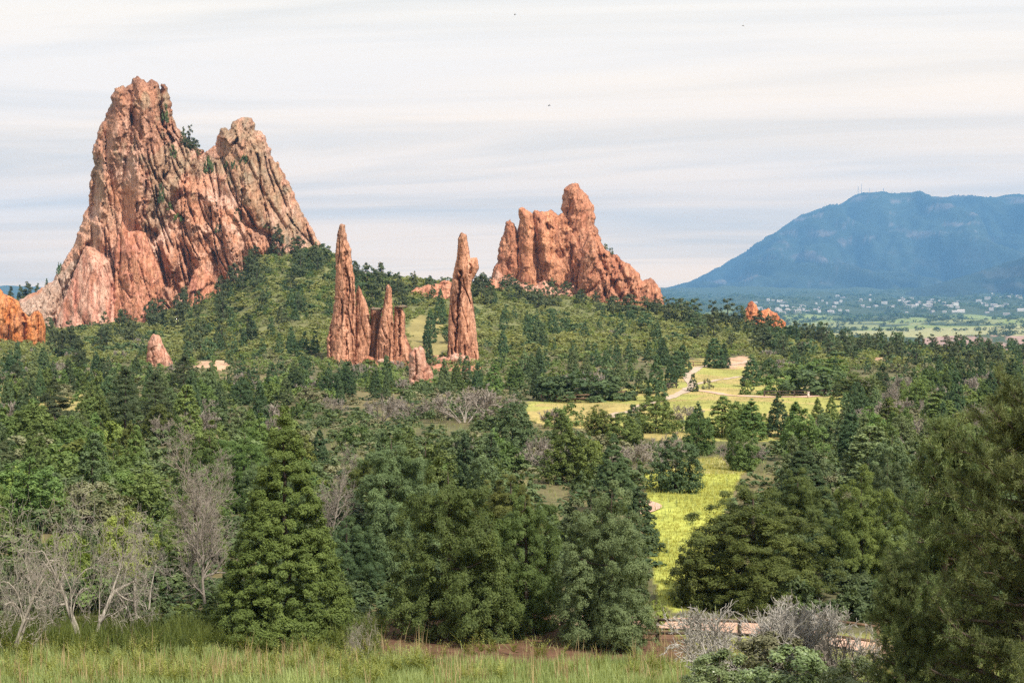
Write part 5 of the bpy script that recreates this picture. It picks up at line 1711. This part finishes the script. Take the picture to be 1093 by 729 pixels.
undergrowth('scrub', 1500, (-120, 1200), (60, 240), (0.6, 1.6), (1.6, 3.2), 'oakdark', 'low dark scrub covering the floor of the wood', noise=(14, 2.0, -0.25))
undergrowth('sagebrush', 1500, (-120, 1200), (50, 190), (0.25, 0.75), (1.0, 2.4), 'oakdark', 'ankle-high green growth on the floor of the wood, darkened as shade', lev='tiny', noise=(10, 31.0, -0.6))  # dark leaf tone stands in for deep shade between the trees
undergrowth('scrub', 420, (-120, 1200), (46.5, 66), (0.5, 1.4), (1.0, 2.2), 'oakdark', 'leafy undergrowth under the front trees', noise=(8, 3.0, -0.5), lev='mid')
undergrowth('sagebrush', 1900, (-120, 1200), (70, 340), (0.4, 1.2), (1.4, 2.8), 'sage', 'low grey-green brush between the trees', noise=(16, 6.0, 0.0))
undergrowth('scrub', 1500, (-120, 1200), (200, 340), (0.6, 1.7), (1.8, 3.6), 'oak', 'green scrub on the far floor of the wood', lev='tiny', noise=(18, 8.0, -0.1))
undergrowth('scrub', 7600, (-100, 1200), (315, 620), (0.5, 1.8), (2.0, 5.0), 'scrub', 'low green oak scrub covering the hillside', lev='tiny', noise=(26, 9.0, -1.2))
undergrowth('scrub', 200, (60, 1000), (330, 590), (1.8, 3.2), (4.5, 8.5), 'oakdark', 'large rounded oak clumps on the hillside', lev='far', noise=(30, 41.0, -0.1))
undergrowth('scrub', 560, (60, 1000), (330, 590), (1.4, 2.6), (4.0, 7.5), 'scrub', 'large pale green oak clumps on the hillside', lev='far', noise=(30, 47.0, -0.1))
undergrowth('scrub', 600, (200, 420), (400, 600), (0.7, 2.0), (2.0, 4.6), 'oak', 'darker green scrub on the slope beside the big cliff', lev='tiny', noise=(20, 33.0, -0.5))
undergrowth('scrub', 450, (-100, 1200), (315, 610), (0.9, 2.2), (2.0, 4.4), 'oakdark', 'darker oak scrub on the hillside', lev='tiny', noise=(22, 12.0, 0.0))
undergrowth('scrub', 1900, (200, 1020), (325, 560), (0.7, 1.7), (2.2, 4.2), 'lime', 'bright yellow-green scrub in patches on the hillside', lev='tiny', noise=(24, 15.0, -0.05))
undergrowth('sagebrush', 1700, (-60, 1000), (300, 590), (0.5, 1.4), (1.6, 3.6), 'sage', 'grey brush patches on the hillside', lev='tiny', noise=(18, 17.0, 0.0))
undergrowth('juniper_woods', 700, (1180, 1520), (52, 400), (3.0, 4.8), (2.6, 4.2), 'dark', 'woodland going on past the right side', lev='far', block=False, pkind='broad')
undergrowth('juniper_woods', 600, (-420, -90), (52, 400), (3.0, 4.8), (2.6, 4.2), 'green', 'woodland going on past the left side', lev='far', block=False, pkind='broad')
undergrowth('scrub', 1500, (-420, 1520), (330, 620), (0.8, 2.2), (2.5, 5.5), 'scrub', 'scrub going on along the ridge on both sides', lev='tiny')
undergrowth('distant_woods', 3200, (640, 1250), (1250, 4300), (4, 8), (8, 20), 'oakdark', 'dark woods and scrub spotting the plain beyond the ridge', noise=(240, 21.0, -0.02), block=False, lev='tiny')
undergrowth('distant_woods', 2600, (700, 1250), (4000, 8400), (6, 12), (16, 40), 'oakdark', 'tree cover among the far houses', noise=(400, 23.0, -0.3), block=False, lev='tiny')


# ------------------------------------------------------------------ grass and weeds
def blades(name, n, xr, yr, Lr, w, matname, label, nseg=3, lean=0.5, mask=None, tuft=1, z_off=0.0, patch=1.0):
    x = R2.uniform(xr[0], xr[1], n)
    y = R2.uniform(yr[0], yr[1], n)
    if mask is not None:
        k = mask(x, y)
        x, y = x[k], y[k]
    if tuft > 1:
        x = np.repeat(x, tuft) + R2.normal(size=len(x) * tuft) * 0.07
        y = np.repeat(y, tuft) + R2.normal(size=len(y) * tuft) * 0.07
    n = len(x)
    z = terrain(x, y) + z_off
    pn = patch * fbm(x / 1.6, y / 1.6, 5.0, 3)
    L = R2.uniform(Lr[0], Lr[1], n) * (1 + 0.6 * np.clip(pn, -.8, .9))
    a = R2.uniform(0, 6.28, n)
    ln = R2.uniform(0.15, 1.0, n) * lean
    dx, dy = np.cos(a), np.sin(a)
    px, py = -dy, dx
    rows = []
    for k in range(nseg + 1):
        t = k / nseg
        cx = x + dx * ln * L * t * t
        cyy = y + dy * ln * L * t * t
        czz = z + L * t * (1 - 0.25 * ln * t)
        ww = w * (1 - t) ** 0.7 * .5 + 0.0008
        rows.append((np.stack([cx - px * ww, cyy - py * ww, czz], -1), np.stack([cx + px * ww, cyy + py * ww, czz], -1)))
    V = np.stack([q for r in rows for q in r], 1)
    base = (np.arange(n) * (2 * (nseg + 1)))[:, None]
    Q = np.concatenate([base + np.array([2 * k, 2 * k + 1, 2 * k + 3, 2 * k + 2])[None] for k in range(nseg)])
    t = np.clip(0.5 + 0.45 * pn + 0.2 * R2.normal(size=n), 0, 1)
    o = mesh_np(name, V.reshape(-1, 3), [Q], MAT[matname], tint=np.repeat(t, 2 * (nseg + 1)))
    o['kind'] = 'stuff'
    o['label'] = label
    return o


front = lambda x, y: (y > 35.5) & (y < 43.4 - 1.9 * sstep(-6, -1, x) + 0.8 * fbm(x / 2.0, y * 0, 3.0, 3)) & (np.abs(x) < y * 0.52) & (fbm(x / 0.9, y / 0.9, 13.0, 2) > -0.42)
blades('grass', 38000, (-23, 23), (35.0, 45.5), (0.18, 0.42), 0.016, 'grass', 'pale yellow-green grass along the bottom edge', mask=front, tuft=3)
blades('grass', 2600, (-18, -3), (43.2, 47.5), (0.35, 0.8), 0.020, 'darkweed', 'tall dark green grass under the left trees', mask=lambda x, y: (np.abs(x) < y * .4) & (x < -4.5 + fbm(y, x, 1.0, 2)), tuft=6, lean=0.6)


def weeds(name, n, xr, yr, Hr, matname, label, mask):
    """feathery upright weeds: arching stems with paired leaflets"""
    x = R2.uniform(xr[0], xr[1], n)
    y = R2.uniform(yr[0], yr[1], n)
    k = mask(x, y)
    x, y = x[k], y[k]
    n = len(x)
    z = terrain(x, y)
    Vs, Ts = [], []
    for i in range(n):
        ns = 5
        for s in range(ns):
            H = R2.uniform(*Hr)
            a = R2.uniform(0, 6.28)
            le = R2.uniform(0.15, 0.8)
            m = 13
            t = np.linspace(0.15, 1, m)
            st = np.stack([x[i] + math.cos(a) * le * H * t ** 1.8, y[i] + math.sin(a) * le * H * t ** 1.8, z[i] + H * t * (1 - .3 * le * t)], -1)
            T = unit(np.gradient(st, axis=0))
            sd = unit(np.cross(T, np.array([0.2, 0.3, 1.0])))
            for sg in (-1, 1):
                ll = 0.17 * H * (1.1 - t)[:, None] + .025
                tip = st + (sd * sg * 0.8 + T * 0.55 + R2.normal(size=(m, 3)) * .25) * ll
                mid = (st + tip) / 2
                up_ = unit(np.cross(T, sd)) * ll * 0.13
                Vs.append(np.stack([st, mid + up_ + T * ll * .13, tip, mid - T * ll * .13], 1).reshape(-1, 3))
                Ts.append(np.repeat(np.clip(0.3 + 0.45 * t + 0.15 * R2.normal(), 0, 1), 4))
    V = np.concatenate(Vs)
    o = mesh_np(name, V, [quads(len(V) // 4)], MAT[matname], tint=np.concatenate(Ts))
    o['kind'] = 'stuff'
    o['label'] = label


weeds('weeds', 620, (-18, 18), (36.5, 43.5), (0.45, 0.85), 'weed', 'yellow-green feathery weeds along the bottom edge', lambda x, y: (np.abs(x) < y * .39) & ((x < -2) | (fbm(x / 1.5, y / 1.5, 7.0, 2) > 0.25)) & (y < 43 - sstep(0, 4, x)))
blades('seed_stalks', 900, (-18, 18), (35.5, 43.0), (0.5, 0.95), 0.022, 'stalk', 'tan seed stalks standing in the bottom grass', mask=lambda x, y: (np.abs(x) < y * .4) & (fbm(x / 2.0, y / 2.0, 19.0, 2) > 0.0), tuft=4, lean=0.35)
weeds('weeds', 260, (-18, -3), (42.0, 47.5), (0.45, 1.0), 'darkweed', 'darker weeds at the feet of the dead trees', lambda x, y: (np.abs(x) < y * .39) & (x < -4.2))


def in_meadow(poly, dry=False):
    def f(x, y):
        u, v = proj(x, y, terrain(x, y))
        k = inpoly(u, v, poly)
        for C in PATHS:
            for j in range(0, len(C), 2):
                k &= np.hypot(x - C[j, 0], y - C[j, 1]) > 1.3
        return k
    return f


blades('meadow_grass', 26000, (4, 22), (50, 112), (0.06, 0.17), 0.030, 'meadow', 'short bright green grass of the lit meadow', mask=in_meadow(MEADOW_GREEN), nseg=2, tuft=3, patch=0.25)
blades('dry_grass', 26000, (-10, 80), (170, 330), (0.10, 0.26), 0.07, 'grass', 'short dry yellow grass of the far meadow', mask=in_meadow(MEADOW_DRY), nseg=1, patch=0.3)
blades('wood_grass', 16000, (-60, 75), (48, 150), (0.15, 0.5), 0.03, 'grass', 'thin dry grass between the trees', nseg=1, tuft=4, mask=lambda x, y: np.abs(x) < y * .42)
blades('litter', 2500, (-9, 9), (43.2, 49.5), (0.08, 0.3), 0.018, 'grass', 'thin dry grass and litter on the bare soil under the trees', nseg=1, lean=1.4, mask=lambda x, y: np.abs(x) < y * .4)


# ------------------------------------------------------------------ fences
def box(a, p, q, w, h):
    p, q = np.asarray(p, float), np.asarray(q, float)
    t = unit(q - p)
    s = unit(np.cross(t, np.array([0, 0, 1.0]) if abs(t[2]) < .9 else np.array([1.0, 0, 0])))
    n_ = np.cross(s, t)
    V = []
    for e, k in ((p, 1.0), (q, 0.92)):
        for (i, j) in ((-1, -1), (1, -1), (1, 1), (-1, 1)):
            V.append(e + s * i * w * .5 * k + n_ * j * h * .5 * k)
    Q = np.array([[0, 1, 5, 4], [1, 2, 6, 5], [2, 3, 7, 6], [3, 0, 4, 7], [3, 2, 1, 0], [4, 5, 6, 7]])
    return np.array(V), Q


def fence(pts, hs, mat, label, pw=0.12, rw=0.08):
    """post-and-rail fence through pixel ground points (u, d)"""
    root = empty('rail_fence', [float(q) for q in ground_pt(*pts[0])])
    tag(root, label, 'fence')
    base = np.array(root.location)
    W = [np.array([float(q) for q in ground_pt(u, d)]) - base for u, d in pts]
    for w in W:
        V, Q = box(None, w + [0, 0, -.1], w + [0, 0, hs[-1] + .12], pw, pw)
        mesh_np('post', V, [Q], mat, root)
    for a, b in zip(W[:-1], W[1:]):
        for h in hs:
            dz = random.uniform(-.03, .03)
            V, Q = box(None, a + [0, -.05, h + dz], b + [0, -.05, h - dz], rw * .7, rw)
            mesh_np('rail', V, [Q], mat, root)
    return root


fence([(600, 45.8), (660, 45.6), (702, 45.3), (745, 45.2), (790, 45.0), (832, 44.6)], (0.28, 0.70), MAT['darkrail'], 'low rail fence in front of the pink path, darkened as tree shade')
fence([(873, 43.6), (938, 41.8)], (0.55, 1.0), MAT['rail'], 'brown rail fence running behind the silvery bush')
fd = solve_d(606, 429)
fence([(578, fd), (596, fd), (614, fd), (632, fd), (650, fd + 2), (668, fd + 8)], (0.35, 0.8), MAT['rail'], 'far low rail fence in front of the dark oak thicket', 0.22, 0.20)
fd = solve_d(738, 391)
fence([(728, fd), (740, fd), (752, fd + 1)], (0.4, 0.9), MAT['rail'], 'short rail fence behind the path bend in the dry meadow', 0.22, 0.20)
fd = solve_d(710, 420)
fence([(694, fd - 6), (704, fd + 2), (714, fd + 9), (722, fd + 16)], (0.35, 0.8), MAT['darkrail'], 'grey rail fence along the left side of the pale path', 0.2, 0.16)
fd = solve_d(850, 423)
fence([(816, fd), (832, fd), (848, fd), (866, fd), (884, fd + 2)], (0.3, 0.7), MAT['darkrail'], 'dark rail fence below the right-hand oak thicket', 0.2, 0.16)

# trail marker post by the oak thicket
fd = solve_d(863, 425)
gx_, gy_, gz_ = (float(q) for q in ground_pt(863, fd))
mk = empty('trail_post', (gx_, gy_, gz_))
tag(mk, 'short pale pinkish post beside the far path', 'post')
pm, n, l = new_mat('pale_stone')
p = N(n, 'ShaderNodeBsdfPrincipled')
p.inputs['Base Color'].default_value = (0.62, 0.47, 0.42, 1)
p.inputs['Roughness'].default_value = 0.9
o_ = N(n, 'ShaderNodeOutputMaterial')
l.new(p.outputs[0], o_.inputs[0])
V, Q = box(None, (0, 0, -.1), (0, 0, 0.75), 0.26, 0.26)
mesh_np('shaft', V, [Q], pm, mk)
V, Q = box(None, (0, 0, 0.752), (0, 0, 0.86), 0.32, 0.32)
mesh_np('cap', V, [Q], pm, mk)

# ------------------------------------------------------------------ far houses, masts, birds
def plain_mat(name, c, rough=0.8):
    m, n, l = new_mat(name)
    oi = N(n, 'ShaderNodeObjectInfo')
    p = N(n, 'ShaderNodeBsdfPrincipled')
    hv = N(n, 'ShaderNodeHueSaturation')
    hv.inputs['Color'].default_value = (*c, 1)
    l.new(M(n, l, 'ADD', M(n, l, 'MULTIPLY', oi.outputs['Random'], 0.5), 0.75), hv.inputs['Value'])
    l.new(hv.outputs[0], p.inputs['Base Color'])
    p.inputs['Roughness'].default_value = rough
    o = N(n, 'ShaderNodeOutputMaterial')
    l.new(p.outputs[0], o.inputs[0])
    return m


WALLM = plain_mat('pale_house_wall', (0.44, 0.425, 0.40))
ROOFM = plain_mat('house_roof', (0.40, 0.35, 0.32))


def house_mesh(L, W, H, R):
    x, y = L / 2, W / 2
    V = np.array([(-x, -y, -3), (x, -y, -3), (x, y, -3), (-x, y, -3), (-x, -y, H), (x, -y, H), (x, y, H), (-x, y, H), (-x * .98, 0, H + R), (x * .98, 0, H + R),
                  (-x - .6, -y - .8, H - .25), (x + .6, -y - .8, H - .25), (x + .6, y + .8, H - .25), (-x - .6, y + .8, H - .25), (-x - .6, 0, H + R + .15), (x + .6, 0, H + R + .15)], float)
    me = bpy.data.meshes.new('house')
    F_ = [(0, 1, 5, 4), (1, 2, 6, 9, 5), (2, 3, 7, 6), (3, 0, 4, 8, 7), (10, 11, 15, 14), (12, 13, 14, 15)]
    me.from_pydata([tuple(v) for v in V], [], F_)
    me.materials.append(WALLM)
    me.materials.append(ROOFM)
    for p in me.polygons:
        p.material_index = 1 if p.index >= 4 else 0
    return me


HM = [house_mesh(18, 11, 6.5, 2.5), house_mesh(26, 12, 7, 3.0), house_mesh(14, 12, 8, 3), house_mesh(46, 18, 9, 1.2), house_mesh(30, 16, 11, 2)]
hn = 0
HOUSES = []
_d3 = np.arange(3300, 9000, 12.0)
for _ in range(900):
    if hn >= 160:
        break
    cu, cv, su, sv = [(920, 325, 80, 5), (860, 330, 45, 3.5), (985, 322, 60, 5), (1075, 315, 25, 7), (1082, 308, 14, 5), (1000, 330, 60, 4), (835, 333, 20, 2), (950, 324, 50, 4)][int(R2.integers(8))]
    u, v = float(R2.normal(cu, su)), float(R2.normal(cv, sv))
    if not (805 < u < 1110 and 303 < v < 337):
        continue
    xx, yy, zz = ground_pt(np.full(len(_d3), u), _d3)
    vv = proj(xx, yy, zz)[1]
    k = np.nonzero(vv <= v)[0]
    if not len(k):
        continue
    k = k[0]
    b = bpy.data.objects.new('house', HM[int(R2.choice(5, p=[.36, .26, .22, .06, .10]))])
    b.location = (xx[k], yy[k], zz[k])
    b.rotation_euler = (0, 0, float(R2.uniform(-.7, .7)))
    s = float(R2.uniform(0.45, 0.9))
    b.scale = (s, s, s)
    COL.objects.link(b)
    tag(b, None, 'house', 'pale houses scattered at the foot of the blue mountain')
    HOUSES.append((b, u, v))
    hn += 1

MASTM = plain_mat('mast_steel', (0.30, 0.30, 0.31), 0.5)
for i, (u, v0, v1, lab) in enumerate([(916, 210, 199, 'left radio mast of the summit group'), (919.5, 209, 196.5, 'tallest radio mast on the blue summit'), (928, 209, 201, 'radio mast just right of the tallest one on the summit'),
                                      (935, 209, 203, 'short radio mast in the middle of the summit group'), (943, 209, 201, 'slim radio mast on the right of the summit group'), (952, 208, 204, 'shortest radio mast near the summit knob')]):
    a = pt(u, v1, 12500)
    b = pt(u, v0 + 2, 12500)
    root = empty('radio_mast', b)
    tag(root, lab, 'mast', 'radio masts on the mountain top')
    A = Acc()
    Hm = float(a[2] - b[2])
    for sx, sy in ((-1, -1), (1, -1), (1, 1), (-1, 1)):
        V, q = tube(np.array([(sx * 2.6, sy * 2.6, 0), (sx * 1.5, sy * 1.5, Hm * .55), (sx * .6, sy * .6, Hm)]), [0.7, 0.6, 0.5], 4)
        A.add(V, q)
    for k in range(8):
        z0_, z1_ = Hm * k / 8, Hm * (k + 1) / 8
        r0_, r1_ = 2.6 - 2.0 * k / 8, 2.6 - 2.0 * (k + 1) / 8
        V, q = tube(np.array([(-r0_, -r0_, z0_), (0, -r0_, (z0_ + z1_) / 2), (r1_, -r1_, z1_)]), [0.35] * 3, 3)
        A.add(V, q)
    ob = bpy.data.objects.new('lattice', A.mesh('lattice', MASTM))
    COL.objects.link(ob)
    ob.parent = root

BIRDM = plain_mat('bird_plumage', (0.05, 0.045, 0.04))
BIRDT = plain_mat('bird_breast', (0.35, 0.32, 0.30))


def bird(u, v, d, lab, bank):
    root = empty('bird', pt(u, v, d))
    root.rotation_euler = (0.1, bank, random.uniform(0, 6))
    tag(root, lab, 'bird', 'small birds flying high in the sky')
    t = np.linspace(0, 1, 9)
    rad = 0.035 * np.sin(np.clip(t * 1.05 + .06, 0, 1) * math.pi) ** 0.7 + 0.004
    V, q = tube(np.stack([np.zeros(9), (t - .5) * 0.30, 0.012 * np.sin(t * 3)], -1), rad, 8)
    VV, QQ, off = [V], [q], len(V)
    for s in (-1, 1):           # swept wings, thick at the root
        w = np.array([(s * .02, .05, .015), (s * .02, -.04, .015), (s * .14, .07, .05), (s * .14, -.02, .05), (s * .30, -.02, .03), (s * .30, -.06, .03),
                      (s * .02, .05, -.005), (s * .02, -.04, -.005), (s * .14, .07, .042), (s * .14, -.02, .042), (s * .30, -.02, .026), (s * .30, -.06, .026)])
        VV.append(w)
        QQ.append(np.array([[0, 2, 3, 1], [2, 4, 5, 3], [6, 7, 9, 8], [8, 9, 11, 10], [0, 6, 8, 2], [2, 8, 10, 4], [1, 3, 9, 7], [3, 5, 11, 9], [4, 10, 11, 5]]) + off)
        off += len(w)
    VV.append(np.array([(-.012, -.14, 0), (.012, -.14, 0), (.05, -.24, .004), (-.05, -.24, .004)]))
    QQ.append(np.array([[0, 1, 2, 3]]) + off)
    mesh_np('body', np.concatenate(VV), [np.concatenate(QQ)], BIRDM, root)


bird(586, 113, 190, 'tiny dark bird above the castle-like crag', 0.3)
bird(793, 28, 180, 'tiny dark bird near the top of the sky on the right', -0.4)
bird(549.5, 16, 200, 'tiny dark bird near the top of the sky in the middle', 0.2)

# ------------------------------------------------------------------ haze: the air itself
hz_d = 8.6e-5
hb = Vector((-15000, -1500, -140)), Vector((15000, 15200, 1420))
V = np.array([(x, y, z) for z in (hb[0].z, hb[1].z) for y in (hb[0].y, hb[1].y) for x in (hb[0].x, hb[1].x)])
Q = np.array([[0, 2, 3, 1], [4, 5, 7, 6], [0, 1, 5, 4], [2, 6, 7, 3], [0, 4, 6, 2], [1, 3, 7, 5]])
hm, n, l = new_mat('haze_air')
pv = N(n, 'ShaderNodeVolumePrincipled')
pv.inputs['Color'].default_value = (0.21, 0.505, 0.95, 1)
pv.inputs['Density'].default_value = hz_d
pv.inputs['Anisotropy'].default_value = 0.0
ho = N(n, 'ShaderNodeOutputMaterial')
l.new(pv.outputs[0], ho.inputs['Volume'])
hz = mesh_np('haze', V, [Q], hm)
hz['kind'] = 'stuff'
hz['label'] = 'thin blue haze over the whole valley'

# ------------------------------------------------------------------ labels for everything not described above
MARKS = [(190, 250, 'the huge two-peaked cliff'), (363, 330, 'the tallest thin spire'), (417, 350, 'the low cleft spire'), (494, 330, 'the spire with a knob'), (449, 400, 'the stubby pink rock'), (170, 378, 'the wedge-shaped pink rock'),
         (18, 345, 'the orange outcrop'), (618, 270, 'the castle-like crag'), (815, 333, 'the small ridge outcrop'), (730, 530, 'the green meadow'), (775, 408, 'the dry meadow'), (712, 424, 'the pale path bend'),
         (620, 415, 'the dark oak thicket'), (303, 540, 'the big cone juniper'), (222, 520, 'the tall bare tree'), (800, 570, 'the broad olive juniper'), (652, 590, 'the grey-green juniper'), (478, 570, 'the broad bright juniper'),
         (1060, 560, 'the big right-edge pine'), (820, 680, 'the silvery bush'), (510, 425, 'the long grey thicket'), (80, 590, 'the gnarled dead tree'), (940, 385, 'the bare sandy patch'), (225, 390, 'the small sandy clearing'),
         (30, 424, 'the left yellow field'), (300, 300, 'the slope beside the cliff'), (440, 310, 'the rocky saddle'), (1060, 372, 'the right end of the ridge'), (870, 360, 'the dip in the ridge'), (862, 405, 'the right oak thicket'),
         (100, 430, 'the layered dark pines'), (570, 350, 'the slope below the crag'), (690, 365, 'the hillside above the path'), (980, 470, 'the right-hand wood'), (560, 460, 'the middle of the wood')]
TONEW = {'green': 'green', 'dark': 'dark green', 'olive': 'olive', 'grey': 'grey-green', 'pine': 'dark', 'nearpine': 'brownish', 'oak': 'green', 'oakdark': 'dark green', 'lime': 'lime-green', 'sage': 'grey-green', 'glossy': 'glossy', 'mid': 'grey', 'pale': 'silvery', 'tall': 'grey', 'gnarl': 'grey'}
SHAPEW = {'cone': 'pointed', 'broad': 'broad', 'pine': '', 'nearpine': '', 'oak': '', 'dead': '', 'twig': ''}
NOUN = {'juniper': 'juniper', 'pine_tree': 'pine', 'leafy_shrub': 'shrub', 'dead_tree': 'dead tree', 'bare_shrub': 'bare bush'}
ORD = ['leftmost', 'second from left', 'third from left', 'fourth from left', 'fifth from left', 'sixth from left', 'seventh from left', 'eighth from left', 'ninth from left', 'tenth from left', 'eleventh from left', 'twelfth from left']


def relation(u, v, avoid=None):
    best = min((m for m in MARKS if m[2] != avoid), key=lambda m: math.hypot(u - m[0], (v - m[1]) * 1.3))
    du, dv = u - best[0], v - best[1]
    r = ('right of' if du > 0 else 'left of') if abs(du) > abs(dv) * 1.2 else ('below' if dv > 0 else 'above')
    return r + ' ' + best[2]


groups = {}
taken = set(q['label'] for q in single if q['label'])
for q in single:
    if q['label']:
        q['obj']['label'] = q['label']
        continue
    size = 'tall' if q['hp'] > 48 else ('small' if q['hp'] < 24 else 'mid-sized')
    w = ' '.join(s for s in (size, TONEW[q['tone']], SHAPEW[q['kind']], NOUN[q['name']]) if s)
    groups.setdefault((w, relation(q['u'], (q['vt'] + q['vb']) / 2)), []).append(q)
ORD += ['%s from left' % q for q in ('thirteenth', 'fourteenth', 'fifteenth', 'sixteenth', 'seventeenth', 'eighteenth', 'nineteenth', 'twentieth')]
for (w, rel), L in groups.items():
    L.sort(key=lambda q: q['u'])
    for i, q in enumerate(L):
        if len(L) == 1:
            q['obj']['label'] = f"{w} {rel}"
        elif len(L) <= 20:
            q['obj']['label'] = f"{w} {rel}, {ORD[i]}"
        else:
            q['obj']['label'] = f"{w} {rel}"
for k, (b, u, v) in enumerate(HOUSES):
    b['label'] = 'pale house among dark trees at the foot of the blue mountain'
print('plants single', len(single), 'merged', len(merged), 'objects', len(bpy.data.objects))
